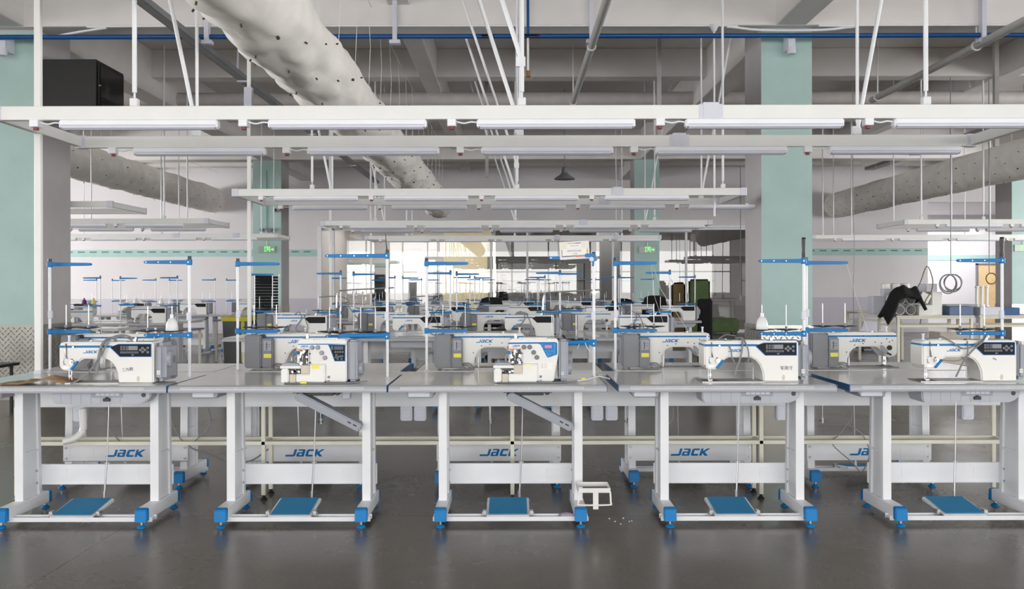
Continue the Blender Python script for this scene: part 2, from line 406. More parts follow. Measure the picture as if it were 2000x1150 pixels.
stl = tag(MB().box(-5.6, 29.37, 2.02, -2.35, 29.398, 2.14).build('wall_stripe', 'tealb'), kind='structure')
# lit strips on the ceiling beyond
k = 0
for y in (26.2, 28.0):
    for x in (-4.4, -2.7, -1.0, .8, 2.4):
        if x > 0 and y > 27: continue
        k += 1
        t = thing('strip_light', 'lit white strip light on the ceiling beyond the glass, %s' % (('%s in the nearer line' if y < 27 else '%s in the farther line') % ('far left', 'left', 'middle', 'right', 'far right')[[-4.4, -2.7, -1.0, .8, 2.4].index(x)]), 'light', (x, y, 3.75), 0, 'lit strips beyond the glass')
        MB().box(-.62, -.05, -.05, .62, .05, 0).build('housing', 'lampw', t)
        MB().box(-.6, -.04, -.07, .6, .04, -.05).build('tube', 'strip', t)

# ---- columns
def lozenges(mb, a0, a1, z0, z1, fn, p=.066):
    i = 0; z = z0+.03
    while z < z1-.02:
        j = 0; a = a0+.03+(p/2 if i % 2 else 0)
        while a < a1-.02:
            s = 1 if (i+j) % 2 else -1
            c = math.cos(R(45))*.026; e = .006
            pts = [(a-c, z-s*c), (a+e, z-s*e*1), (a+c, z+s*c), (a-e, z+s*e)]
            b0 = [fn(u, v, 0) for u, v in pts]; tp = fn(a, z, .008)
            mb.add(b0+[tp], [(0, 1, 4), (1, 2, 4), (2, 3, 4), (3, 0, 4)])
            a += p; j += 1
        z += p/2; i += 1
def column(i, x0, yf, clad, wd=.6, dp=.7, detail=True):
    o = struct('column_%d' % i, MB().box(x0, yf, 0, x0+wd, yf+dp, 4.5), 'colg', .004)
    MB().box(x0+.001, yf-.004, clad, x0+wd-.001, yf+.001, 4.34).build('teal_face', 'teal', o)
    cl = MB().box(x0-.008, yf-.012, 0, x0+wd+.008, yf+dp+.008, clad)
    if detail:
        lozenges(cl, x0, x0+wd, 0.02, clad, lambda u, v, d: (u, yf-.012-d, v))
        if x0 < 0: lozenges(cl, yf, yf+dp, 0.02, clad, lambda u, v, d: (x0+wd+.008+d, u, v))
        else: lozenges(cl, yf, yf+dp, 0.02, clad, lambda u, v, d: (x0-.008-d, u, v))
    cl.build('diamond_plate_cladding', 'diam', o)
    return o
column(1, -6.165, 10.1, .885); column(2, 2.943, 10.1, .86)
column(3, -6.2, 20.5, .88, .68, .7, False); column(4, 2.93, 20.5, .88, .60, .7, False); column(5, 11.97, 20.5, .88, .65, .7, False)
# exit signs
def exit_sign(x, y, z, rt, label):
    t = thing('exit_sign', label, 'sign', (x, y, z))
    MB().box(-.2, -.02, -.08, .2, 0, .08).build('sign_panel', 'exitp', t, .004)
    m = MB().obox((0.02, -.024, .045), (.022, .004, .022))
    m.beam((.02, -.024, .035), (.03, -.024, -.005), .02, .004)
    m.beam((.02, -.024, .028), (-.015, -.024, .01), .008, .004).beam((.025, -.024, .025), (.058, -.024, .012), .008, .004)
    m.beam((.03, -.024, -.005), (.052, -.024, -.03), .01, .004).beam((.03, -.024, -.005), (0, -.024, -.022), .01, .004).beam((0, -.024, -.022), (-.02, -.024, -.05), .01, .004)
    m.box(-.05, -.026, .055, .075, -.022, .063).box(.068, -.026, -.06, .075, -.022, .063).box(-.05, -.026, -.06, -.043, -.022, .063)
    m.prism([(.1, -.008), (.14, -.008), (.14, -.028), (.17, 0), (.14, .028), (.14, .008), (.1, .008)], -.026, -.022)
    m.build('running_man_and_arrow', 'exitg', t)
    MB().cyl((0, -.01, .08), (0, -.01, .22), .006).build('hanger_rod', 'steel', t)
exit_sign(-5.86, 20.49, 2.225, 1, 'green running man exit sign on the teal column left of the glass')
exit_sign(3.24, 20.49, 2.2, 1, 'green running man exit sign on the teal column beyond the raised placard')
exit_sign(12.22, 20.49, 2.22, 1, 'green running man exit sign cut by the right picture edge')
t = thing('emergency_light', 'white twin-headed emergency lamp box above the left exit sign', 'emergency light', (-5.86, 20.48, 2.52))
MB().box(-.15, -.07, -.08, .15, 0, .1).build('battery_box', 'cap', t, .01)
for s in (-1, 1): MB().cyl((s*.1, -.02, .17), (s*.1, -.12, .17), .045).build('lamp_head', 'dgry', t)
MB().cyl((-.1, -.04, .17), (.1, -.04, .17), .015).cyl((0, -.03, .1), (0, -.03, .17), .02).build('bracket', 'cap', t)
MB().box(-.006, -.012, .2, .006, 0, 1.6).build('conduit', 'tealm', t)
t = thing('security_camera', 'small white dome camera high on the left teal column', 'camera', (-5.62, 20.4, 3.15))
MB().cyl((0, 0, 0), (0, -.06, 0), .06).build('housing', 'cap', t, .01); MB().cyl((0, -.06, 0), (0, -.09, 0), .04).build('lens', 'blk', t)
MB().cyl((0, .1, 0), (0, 0, 0), .02).build('bracket', 'cap', t)

# ---- wall cabinet on the left column
t = thing('network_cabinet', 'black wall cabinet mounted high on the left teal column', 'cabinet', (-5.55, 10.12, 3.42))
MB().box(0, 0, 0, .64, .72, .6).build('body', 'cab', t, .006)
MB().box(.641, .03, .03, .655, .69, .57).build('door', 'cab', t, .004).name
MB().box(.656, .07, .06, .66, .65, .54).build('door_glass', 'glassd', t)
MB().cyl((.655, .05, .3), (.67, .05, .3), .015).build('lock', 'chrome', t)
# ---- ceiling services
t = tag(MB().cyl((-19.9, 14.6, 4.52), (19.9, 14.6, 4.52), .118, n=24).build('insulated_pipe', 'insul'), 'thick pale insulated pipe crossing the hall below the ceiling', 'pipe')
t = thing('air_pipe', 'blue compressed air pipe crossing the hall under the nearest beam', 'pipe', (0, 9.86, 4.205))
MB().cyl((-19.9, 0, 0), (19.9, 0, 0), .028).build('pipe', 'bpipe', t)
for x in (-3.5, -1.34, .92, 5.42):
    MB().box(x-.025, -.05, -.05, x+.025, .03, .87).box(x-.06, -.05, -.09, x+.06, .03, -.05).build('hanger', 'cap', t)
MB().box(3.2, .03, -.14, 3.28, .23, .04).cyl((3.24, .05, -.2), (3.24, .05, -.12), .05).build('hanger', 'cap', t)
MB().box(-5.93, .03, -.14, -5.85, .23, .04).cyl((-5.89, .05, -.2), (-5.89, .05, -.12), .05).build('hanger', 'cap', t)
MB().cyl((.19, 0, 0), (.19, 0, .86), .016).build('riser', 'bpipe', t)
MB().cyl((.19, -.0, -.44), (.19, -.0, .1), .013).build('drop_pipe', 'frame', t)
MB().cyl((.02, 0, 0), (.32, 0, 0), .028).build('coupling', 'steel', t); MB().cyl((-.35, 0, 0), (-.2, 0, 0), .028).build('coupling', 'steel', t)
v = MB().cyl((.19, 0, -.47), (.19, 0, -.40), .025).beam((.19, -.02, -.44), (.25, -.02, -.5), .012, .01).build('valve', 'brass', t)
t = thing('conduit_line', 'white cable conduit clipped along the lower edge of the nearest beam', 'conduit', (0, 9.93, 4.33))
MB().tube([(-5.4, 0, -.12), (-5.1, 0, -.06), (-4.7, 0, .0), (-4.4, 0, .02), (2.0, 0, .015), (2.5, 0, .0), (2.9, .0, -.04), (3.6, 0, -.04), (4.0, 0, 0), (4.3, 0, .015), (14, 0, .01)], .014).build('conduit', 'frame', t)
MB().cyl((2.35, 0, -.06), (2.35, 0, .02), .02, .06).cyl((2.35, 0, -2.2), (2.35, 0, -.05), .012).build('junction_cone', 'frame', t)
for nm, X, ya, yb, z, r, lab in (('sprinkler_pipe', .935, 1.0, 13.2, 4.125, .045, 'grey painted sprinkler pipe receding overhead right of centre'), ('sprinkler_pipe', 5.43, 1.0, 12.9, 4.12, .048, 'grey painted sprinkler pipe receding overhead at the right'),
        ('sprinkler_pipe', -9.6, 11, 22, 3.95, .04, 'grey sprinkler pipe beyond the left column')):
    t = thing(nm, lab, 'pipe', (X, 0, z), 0)
    MB().cyl((0, ya, 0), (0, yb, 0), r).build('pipe', 'pipe', t)
    for y in (ya+3, ya+6, ya+9, yb-.2):
        MB().cyl((0, y-.015, 0), (0, y+.015, 0), r*1.25).cyl((0, y, r), (0, y, SLAB-z-.1), .01).build('hanger', 'frame', t)
t = thing('cable_tray', 'grey galvanised cable channel running back overhead left of the duct', 'cable tray', (-3.62, 0, 4.12))
m = MB().box(-.055, 1, -.02, .055, 23, -.01).box(-.058, 1, -.02, -.05, 23, .045).box(.05, 1, -.02, .058, 23, .045)
m.build('channel', 'tray', t)
for y in (7.4, 11.5, 15.5, 19.5): MB().box(-.07, y, -.03, -.058, y+.05, .95).box(-.07, y, -.04, .07, y+.05, -.021).build('hanger', 'cap', t)
t = thing('cable_tray', 'white cable channel running back overhead right of the right column', 'cable tray', (9.6, 0, 4.45))
MB().box(-.12, 6, -.02, .12, 23, .0).box(-.12, 6, 0, -.11, 23, .06).box(.11, 6, 0, .12, 23, .06).build('channel', 'tray', t)
for y in (8, 12, 16, 20): MB().box(-.02, y, .061, .02, y+.03, .62).build('hanger', 'cap', t)
t = thing('bent_conduits', 'bundle of white conduits bending off the pipe at upper right', 'conduit', (7.6, 14.2, 4.66))
for i in range(4): MB().tube([(i*.09, 0, -.05), (i*.09, 0, .1), (i*.09+.02, .0, .2), (i*.09+.1, .3, .26), (i*.09+.5, 2, .28)], .016).build('conduit', 'frame', t)
# fabric ducts
def duct(X, Z, r, ya, yb, label, nw=1.0, seed=0):
    t = thing('fabric_duct', label, 'air duct', (X, 0, Z))
    nu = 44; nv = int((yb-ya)/.075); vs = []
    for j in range(nv+1):
        y = ya+(yb-ya)*j/nv
        fold = .012*math.sin(y*9+3*noise.noise((y*.9, seed, 0)))
        for i in range(nu):
            a = 2*math.pi*i/nu
            k = noise.noise((math.cos(a)*2.2+seed, y*1.6, math.sin(a)*2.2))*.030+noise.noise((math.cos(a)*5, y*5+seed, math.sin(a)*5))*.014
            low = max(0, -math.sin(a)) * .03*abs(noise.noise((y*3.1, seed+4, 0)))
            side = math.exp(-((math.cos(a)+.75)/.3)**2)*.022*math.sin(y*14+4*noise.noise((y*2, 1, seed)))
            rr = r*(1+.02*math.sin(2*math.pi*y/1.9)) + (k+fold*.5+side)*nw - low
            vs.append((rr*math.cos(a), y, rr*math.sin(a)))
    fs = [(j*nu+i, j*nu+(i+1) % nu, (j+1)*nu+(i+1) % nu, (j+1)*nu+i) for j in range(nv) for i in range(nu)]
    fs += [tuple(range(nu)), tuple(range(nv*nu, (nv+1)*nu))]
    h = MB().add(vs, fs); nf = len(fs); y = ya+.2; row = 0
    angs = (-100, -78, -56, -34, -12, 10, -124, -146) if X < 0 else (-100, -122, -144, -166, 172)
    while y < yb:
        a = R(angs[row % len(angs)])
        for s in (0,):
            c = Vector((math.cos(a), 0, math.sin(a))); p = c*(r+.006) + Vector((0, y, 0))
            h.cyl(p, p+c*.02, .007 if row % 7 else .012, n=8)
        row += 3; y += .14
    ds = h.build('duct_sleeve', 'duct', t, angle=80); ds.data.materials.append(M['hole'])
    for p in ds.data.polygons:
        if p.index >= nf: p.material_index = 1
    hw = MB().cyl((r*.3, ya, SLAB-Z-.5), (r*.3, yb, SLAB-Z-.5), .004, n=5)
    y = ya+.3
    while y < yb:
        hw.tube([(r*.3, y, SLAB-Z-.5), (r*.3+.02, y+.02, .5*(r+SLAB-Z-.5)), (r*.3, y, r*.9)], .003, 5, 1); y += .85
    hw.build('suspension_wire', 'cabw', t)
duct(-1.72, 3.23, .30, 3.5, 20.3, 'long white perforated fabric air duct hanging over the middle of the hall', 1.0, 0)
duct(-8.45, 3.78, .36, 9, 24.3, 'drab fabric air duct hanging left beyond the left column', .8, 5)
duct(9.2, 3.6, .36, 8, 24.3, 'drab fabric air duct hanging at right beyond the right column', .35, 9)
t = thing('pendant_lamp', 'dark bell-shaped pendant lamp high beyond the middle light frames', 'lamp', (1.0, 16.2, 3.35))
MB().lathe([(.2, 0), (.19, .02), (.1, .08), (.06, .12), (.05, .22), (.01, .24)]).build('lamp_shade', 'dgry', t)
MB().cyl((0, 0, .24), (0, 0, 1.7), .008).build('rod', 'dgry', t)
for (X, Y, l) in ((-.45, 15.5, 'left of centre'), (2.1, 12.2, 'right of centre'), (6.9, 12.2, 'at the right')):
    t = thing('hanging_strut', 'bare white steel strut hanging from the ceiling %s' % l, 'strut', (X, Y, 0))
    MB().box(-.03, -.03, 3.3, .03, .03, SLAB).build('strut', 'pipe', t)
    MB().box(-.08, -.05, SLAB-.01, .08, .05, SLAB).build('ceiling_plate', 'pipe', t)

# ---- hanging light frames with their lamps
def lamp_proto():
    t = thing('tube_lamp', 'x', 'lamp')
    MB().box(0, -.028, -.032, .90, .028, 0).build('housing', 'lampw', t, .004)
    MB().prismx([(-.026, -.033), (-.024, -.045), (-.010, -.055), (.010, -.055), (.024, -.045), (.026, -.033)], .012, .888).build('diffuser', 'diff', t)
    MB().box(-.006, -.029, -.05, .012, .029, .001).build('end_cap', 'lampw', t, .008, 2); MB().box(.888, -.029, -.05, .906, .029, .001).build('end_cap', 'lampw', t, .008, 2)
    sb = MB().box(-.175, -.028, -.04, -.125, .028, .005).build('switch_box', 'lampw', t, .004)
    MB().cyl((-.15, -.0, -.055), (-.15, -.0, -.04), .016).build('pull_switch', 'dred', sb)
    MB().tube([(-.125, 0, -.01), (-.08, 0, -.02), (-.04, 0, -.012), (-.004, 0, -.016)], .005).build('flex', 'lampw', t)
    MB().box(.18, -.012, 0, .22, .012, .012).box(.68, -.012, 0, .72, .012, .012).build('clip', 'steel', t)
    freeze(t); return t
LAMP = lamp_proto(); lamp_used = False
ORD = ['leftmost', 'second from left', 'third from left', 'fourth from left', 'fifth from left', 'sixth from left']
def light_frame(X0, X1, ya, yb, label, where, lamps, covers, hang, big=True, zc=2.312):
    global lamp_used
    zc = 2.323 if ya < 6 else (2.39 if ya == 11.0 else 2.35)
    t = thing('light_frame', label, 'light frame', (0, 0, zc))
    for y in (ya, yb): MB().box(X0+.05, y-.02, -.04, X1-.05, y+.02, .04).build('long_beam', 'alu', t, .003)
    for x in (X0, X1): MB().box(x+(0 if x == X0 else -.04), ya+.02, -.035, x+(.04 if x == X0 else 0), yb-.02, .035).build('cross_beam', 'alu', t, .003)
    for y in (ya, yb):
        for x in (X0, X1):
            xx = x-.005 if x == X0 else x-.065
            MB().box(xx, y-.028, -.044, xx+.07, y+.028, .044).build('corner_bracket', 'cap', t, .004)
    for y, xs_ in zip((ya, yb), covers):
        for x in xs_: MB().box(x-.045, y-.027, -.05, x+.045, y+.027, .055).box(x-.07, y-.023, -.043, x+.07, y+.023, .045).build('joint_cover', 'cap', t, .004)
    for y in (ya, yb):
        for x in hang:
            h = MB().cyl((x, y, .12), (x, y, SLAB-zc), .013 if y == ya else .011)
            h.build('hanger_rod', 'frame', t)
            b = MB().box(x-.022, y-.02, .04, x+.022, y+.02, .085).cyl((x, y, .085), (x, y, .13), .006).build('rod_clamp', 'frame', t, .003)
    if big:
        for x, y, dx, z0 in ((hang[0], yb, -.55, .08), (hang[-1], yb, .5, .08), (hang[len(hang)//2], ya, -.8, .3), (hang[len(hang)//2], yb, -.85, .09)):
            MB().cyl((x, y, z0), (x+dx, y-.0, SLAB-zc), .014).box(x-.035, y-.012, z0-.035, x+.02, y+.012, z0+.02).build('brace', 'frame', t)
    for bi, (y, xl) in enumerate(zip((ya, yb), lamps)):
        for i, x in enumerate(xl):
            lab = 'tube lamp under the %s beam of the %s, %s' % (('front', 'rear')[bi], where, ORD[i])
            loc = (x, y, zc-.0405)
            if not lamp_used:
                o = LAMP; o.location = loc; lamp_used = True
            else: o = dup(LAMP, loc)
            o['label'] = lab; o['group'] = 'tube lamps of the ' + where
xl = [-2.595+1.2*i for i in range(5)]
light_frame(-3.0, 3.2, 4.94, 5.92, 'large white aluminium light frame hanging nearest over the first tables', 'nearest light frame',
            [xl, [-2.605+1.2*i for i in range(5)]], [[1.145], [1.155]], [-2.175, .06, 2.39])
light_frame(-3.04, 2.55, 9.33, 10.38, 'white aluminium light frame hanging second, behind the nearest one', 'second light frame',
            [[-2.58+1.2*i for i in range(4)], [-2.65+1.2*i for i in range(5)]], [[1.15], [1.12]], [-2.175, .06, 2.3])
light_frame(-3.07, 3.22, 13.8, 14.8, 'white light frame hanging third in the middle line', 'third light frame',
            [[-2.6+1.2*i for i in range(5)], [-2.6+1.2*i for i in range(5)]], [[1.15], [1.2]], [-2.2, .06, 2.3])
light_frame(-3.07, 3.12, 17.9, 18.9, 'white light frame hanging farthest in the middle line', 'farthest middle light frame',
            [[-2.6+1.2*i for i in range(5)], []], [[.95, 2.2], []], [-2.2, .06, 2.3], False)
light_frame(-10.8, -5.13, 11.0, 12.0, 'light frame partly hidden behind the left teal column', 'light frame behind the left column', [[], []], [[], []], [-9, -7.3], False)
light_frame(-10.8, -4.71, 13.3, 14.25, 'light frame over the left rows of dark machines, nearer one', 'nearer left light frame',
            [[-8.4+1.2*i for i in range(3)], [-8.4+1.2*i for i in range(3)]], [[-7.9], [-5.9]], [-9, -7.0, -5.4], False)
light_frame(-10.8, -4.67, 17.1, 18.0, 'light frame over the left rows of dark machines, farther one', 'farther left light frame',
            [[-9.6+1.2*i for i in range(4)], []], [[-6.7, -5.5], []], [-9, -7.0, -5.0], False)
light_frame(6.32, 12.4, 13.8, 14.8, 'light frame at the right, the higher looking one above the workbenches', 'nearer right light frame',
            [[7.0, 8.2, 9.4], [7.0, 8.2, 9.4]], [[], []], [6.6, 7.6, 10], False)
light_frame(6.28, 12.4, 17.9, 18.9, 'light frame at the right, the farther and lower looking one', 'farther right light frame',
            [[6.9, 8.1, 9.3, 10.5], []], [[], []], [6.5, 7.1, 10], False)

# ---- white power poles on the middle line
for (y, yb, lab) in ((5.40, 0, 'white power pole rising from the nearest double row by the left column'), (9.88, 0, 'white power pole with a grey box left of the second light frame'),
                     (14.3, 0, 'white power pole by the left end of the third light frame'), (18.4, 0, 'thin white power pole farthest down the hall')):
    t = thing('power_pole', lab, 'power pole', (-2.985 if y < 6 else -3.03, y, 0))
    MB().box(-.020, -.016, .776, .020, .016, SLAB).build('pole', 'alu', t, .003)
    if y > 5.5 and y < 10: MB().box(-.045, -.05, 3.4, .045, .020, 3.62).build('junction_box', 'cap', t, .004)
    MB().box(-.023, -.02, .776, .023, .02, .80).build('foot', 'cap', t, .002)
# ------------------------------------------------------------ sewing table (operator side = -y, origin on the floor under the top's centre)
def table_proto(logo=True, pedal=True, detail=True):
    t = thing('sewing_table', 'x', 'sewing table')
    m = MB().box(-.597, -.272, .742, .597, .30, .78)
    m.build('tabletop', 'top', t, .002)
    prof = [(-.272, .780), (-.283, .7785), (-.293, .772), (-.299, .760), (-.300, .750), (-.296, .742), (-.272, .742)]
    nz = MB().prismx(prof, -.597, .597).build('nosing', 'nose', t)
    MB().box(-.600, -.298, .7425, -.5972, .30, .7805).build('edge_strip', 'blued', t)
    MB().box(.5972, -.298, .7425, .600, .30, .7805).build('edge_strip', 'blued', t)
    if detail:
        tk = MB()
        for i in range(101):
            x = -.53+i*.01; l = .0075 if i % 10 == 0 else (.0055 if i % 5 == 0 else .004)
            tk.obox((x, -.2972, .7655), (.0017, .0014, l), (R(-28), 0, 0))
        tk.obox((-.03, -.2990, .7610), (1.0, .0012, .0012), (R(-28), 0, 0)).obox((-.03, -.2945, .7705), (1.0, .0012, .0010), (R(-28), 0, 0))
        tk.build('ruler_marks', 'tick', nz)
    for s in (-1, 1):
        cx = .07+s*.385
        leg = MB()
        leg.box(cx-.024, -.115, .105, cx+.024, -.085, .742)                 # front flange
        leg.prismx([(-.085, .105), (.075, .105), (.055, .742), (-.085, .742)], cx-.012, cx+.012)  # web
        leg.prismx([(.055, .105), (.085, .105), (.065, .742), (.035, .742)], cx-.024, cx+.024)
        leg.box(cx-.022, -.085, .365, cx+.022, .06, .375)
        leg.box(cx-.03, -.14, .732, cx+.03, .12, .742)
        lg = leg.build('upright', 'frame', t, .002)
        fb = MB().box(cx-.031, -.268, .036, cx+.031, .15, .106).build('foot_bar', 'frame', t, .004)
        for y0, y1 in ((-.30, -.262), (.144, .182)):
            f = y0 < 0
            a, b = (y0, y1) if f else (y1, y0)
            MB().prismx([(a, .034), (a+(.006 if f else -.006), .100), (b, .1085), (b, .034)], cx-.0335, cx+.0335).build('foot_cap', 'blue', t, .004, 2)
            yc = (-.281 if f else .163)
            lv = MB().cyl((cx, yc, .010), (cx, yc, .036), .007).build('leveller', 'chrome', t)
            MB().lathe([(.024, 0), (.024, .005), (.014, .012), (.009, .016)], (cx, yc, .001), 16).build('leveller_pad', 'blue', lv)
    cb = MB().box(-.345, .083, .160, .485, .090, .275).box(-.345, .075, .272, .485, .09, .277).box(-.345, .075, .158, .485, .09, .163)
    if detail:
        em = cb
        for (a, b) in ((-.30, -.14), (.28, .44)):
            for y in (.0815, .0905):
                em.box(a, y, .19, b, y+.001, .193).box(a, y, .245, b, y+.001, .248).box(a, y, .19, a+.003, y+.001, .248).box(b-.003, y, .19, b, y+.001, .248)
    crossbar = cb.build('crossbar', 'frame', t)
    if detail:
        bo = MB()
        for x in (-.327, .467):
            for z in (.18, .25): bo.cyl((x, .089, z), (x, .095, z), .008, n=10).cyl((x, .095, z), (x, .097, z), .004, n=8)
        for x, sx in ((-.315+.027, 1), (.455-.027, -1)):
            for z in (.18, .25): bo.cyl((x, .02, z), (x+sx*.005, .02, z), .006, n=10)
        bo.build('bolts', 'steel', crossbar)
    if logo: jack(.26, 'bluem', crossbar, (.07, .0915, .215), 'back')
    if pedal:
        MB().box(-.36, -.25, .034, .50, -.19, .040).box(-.36, -.252, .026, .50, -.248, .050).box(-.36, -.192, .026, .50, -.188, .05).build('pedal_rail', 'frame', t)
        pd = MB()
        pr = [(-.262, .062), (-.255, .052), (.0, .076), (.0, .095), (-.01, .098)]
        pd.prismx([(-.262, .060), (-.255, .050), (-.005, .074), (0, .084), (-.008, .096)], -.065, .175)
        pz = pd.build('pedal', 'frame', t, .003, 2)
        MB().prismx([(-.252, .0645), (-.014, .0975), (-.014, .1005), (-.252, .0675)], -.052, .162).build('rubber_mat', 'mat_blue', pz, .001)
        mk = MB()
        for i in range(9): mk.prismx([(-.150, .0806), (-.125, .084), (-.125, .0845), (-.150, .0811)], .015+i*.009, .021+i*.009)
        mk.build('mat_marking', 'matd', pz)
        MB().box(-.085, -.225, .048, -.066, -.19, .075).box(.176, -.225, .048, .195, -.19, .075).cyl((-.09, -.21, .062), (.2, -.21, .062), .005).build('pivot', 'steel', pz)
        r = MB().cyl((.12, -.01, .10), (.13, -.0, .30), .0055, n=8).cyl((.130, 0, .26), (.142, .01, .70), .0035, n=8).cyl((.12, -.01, .095), (.12, -.01, .135), .009, n=8).cyl((.118, .004, .30), (.145, .004, .30), .004, n=6)
        r.build('pedal_rod', 'chrome', t)
    dw = MB().prism([(-.54, .742), (-.34, .742), (-.36, .722), (-.365, .700), (-.50, .700), (-.51, .722)], -.20, .02)
    d = dw.build('drawer', 'gry', t, .003)
    MB().box(-.50, -.205, .705, -.38, -.2, .735).build('drawer_front', 'cap', d, .003)
    freeze(t); return t

# ------------------------------------------------------------ lockstitch machine (origin: bottom front-left of the head on the table top, arm along +x, operator at -y)
Y0, Y1 = -.075, .075
def keys(m, x0, z0, nx, nz, dx, dz, s, y):
    for i in range(nx):
        for j in range(nz):
            a = x0+i*dx; b = z0+j*dz; h = s/2; e = .0009
            m.box(a-h, y, b-h, a+h, y+.0006, b-h+e).box(a-h, y, b+h-e, a+h, y+.0006, b+h).box(a-h, y, b-h, a-h+e, y+.0006, b+h).box(a+h-e, y, b-h, a+h, y+.0006, b+h)
            m.box(a-h*.45, y, b-e/2, a+h*.45, y+.0006, b+e/2)
def ring(m, x, z, r, y, n=14):
    vs = []
    for k in range(n):
        a = 2*math.pi*k/n
        vs += [(x+r*math.cos(a), y, z+r*math.sin(a)), (x+r*.78*math.cos(a), y, z+r*.78*math.sin(a))]
    m.add(vs, [(2*k, 2*((k+1) % n), 2*((k+1) % n)+1, 2*k+1) for k in range(n)])
def lock_proto():
    t = thing('sewing_machine', 'x', 'sewing machine')
    out = [(0, .10), (.008, .082), (.020, .074), (.064, .072), (.074, .077), (.128, .139), (.262, .139), (.290, .125), (.312, .10), (.328, .06), (.334, 0), (.530, 0), (.530, .232), (.012, .232), (0, .222)]
    b = MB().prism(out, Y0, Y1).build('body', 'white', t, .008, 3)
    MB().box(.0, Y0-.0008, .2015, .30, Y0+.002, .2140).build('stripe', 'bluem', b)
    MB().box(.004, Y1-.002, .2035, .52, Y1+.0008, .2145).box(-.0006, Y0+.01, .2035, .001, Y1-.01, .2135).build('stripe', 'bluem', b)
    pf = [(.284, .205), (.334, .2225), (.520, .2225), (.520, .149), (.342, .149)]
    MB().prism(pf, Y0-.0012, Y0+.002).build('panel_border', 'bluem', b)
    pi = [(.290, .205), (.336, .2195), (.516, .2195), (.516, .152), (.345, .152)]
    pn = MB().prism(pi, Y0-.0020, Y0+.001).build('control_panel', 'panel', t)
    MB().box(.391, Y0-.0028, .187, .443, Y0-.0018, .211).build('display', 'lcd', pn)
    k = MB(); keys(k, .352, .192, 3, 2, .0155, .0135, .010, Y0-.0028); keys(k, .352, .1745, 7, 1, .0148, 0, .010, Y0-.0028)
    for x, z in ((.458, .1885), (.471, .199), (.471, .178), (.484, .1885), (.500, .200), (.500, .176)): ring(k, x, z, .0065, Y0-.0024); k.box(x-.002, Y0-.0028, z-.001, x+.002, Y0-.0022, z+.001)
    k.box(.408, Y0-.0028, .161, .424, Y0-.0022, .1625).box(.41, Y0-.0028, .157, .418, Y0-.0022, .1585)
    k.build('keys', 'btn', pn)
    jack(.082, 'bluem', b, (.176, Y0-.0004, .178), 'front'); jack(.112, 'bluem', b, (.262, Y1+.0004, .181), 'back')
    MB().beam((.069, Y0-.003, .079), (.108, Y0-.003, .125), .011, .013).build('finger_guard', 'blue', t, .002)
    MB().cyl((.445, Y0-.001, .018), (.445, Y0-.0005, .034), .001).prism([(.445+.009*math.cos(R(a)), .026+.016*math.sin(R(a))) for a in range(0, 360, 30)], Y0-.0012, Y0+.001).build('oil_window', 'bpan', b)
    mt = MB().box(.532, Y0+.004, .010, .594, Y1+.045, .226).build('motor_cover', 'gry', t, .022, 3)
    MB().box(.548, Y0+.0028, .050, .566, Y0+.0045, .072).build('sticker', 'paper', mt)
    s = MB(); y = Y0+.0022
    s.box(.552, y, .0555, .562, y+.0008, .0570).box(.552, y, .0645, .562, y+.0008, .066).box(.552, y, .0555, .5535, y+.0008, .066).box(.5605, y, .0555, .562, y+.0008, .066)
    s.box(.563, y+.001, .022, .568, y+.002, .024).box(.563, y+.001, .022, .564, y+.002, .034)
    s.build('sticker_mark', 'blk', mt)
    hw = MB().cyl((.592, -.005, .132), (.616, -.005, .132), .050, .044, 28).cyl((.616, -.005, .132), (.619, -.005, .132), .030, .028, 20)
    for i in range(14):
        a = 2*math.pi*i/14; hw.box(.596, -.005+.044*math.cos(a)-.003, .132+.044*math.sin(a)-.003, .613, -.005+.044*math.cos(a)+.003, .132+.044*math.sin(a)+.003)
    hw.build('handwheel', 'gry', t, .0015)
    MB().cyl((.618, -.005, .132), (.621, -.005, .132), .022, n=18).build('wheel_hub', 'dgry', mt)
    # motor and electronics box at the back
    bb = MB().box(.405, Y1-.004, .012, .480, Y1+.055, .205).box(.478, Y1-.004, .010, .586, Y1+.062, .228).build('control_box', 'dgry', t, .008, 2)
    MB().box(.412, Y1+.0545, .078, .462, Y1+.0565, .104).build('warning_label', 'yel', bb)
    lb = MB().box(.412, Y1+.0545, .125, .462, Y1+.0562, .190).build('rating_label', 'gry', bb)
    m = MB().box(.415, Y1+.0562, .165, .45, Y1+.057, .167).box(.44, Y1+.0562, .13, .445, Y1+.057, .18).box(.418, Y1+.0562, .150, .44, Y1+.057, .152).box(.474, Y1+.0552, .11, .476, Y1+.057, .13).box(.474, Y1+.0552, .15, .476, Y1+.057, .17)
    m.cyl((.475, Y1, .218), (.475, Y1+.02, .218), .012, n=14).build('vents', 'blk', bb)
    MB().box(-.01, Y0-.005, .0002, .53, Y1+.01, .004).build('bed_plate', 'steel', t, .001)
    MB().box(-.012, Y0-.009, .0002, .335, Y0-.005, .0045).build('bed_edge', 'white', t)
    nb = MB().cyl((.034, -.03, .012), (.034, -.03, .09), .0035, n=8).cyl((.046, -.025, .016), (.046, -.025, .09), .0045, n=8).cyl((.034, -.03, .03), (.034, -.03, .045), .006, n=8)
    nb.box(.028, -.05, .006, .052, -.015, .012).box(.028, -.06, .004, .034, -.04, .008).box(.038, -.032, .03, .05, -.018, .045)
    nb.build('needle_bar', 'chrome', t)
    MB().box(.0, -.06, .0045, .09, .02, .0056).build('needle_plate', 'dmet', t)
    hd = MB().box(.041, Y0-.0012, .140, .045, Y0+.001, .222).box(.026, Y0-.0012, .107, .038, Y0+.0, .1105).box(.026, Y0-.0012, .107, .029, Y0+.0, .13).box(.026, Y0-.0012, .138, .036, Y0, .1405)
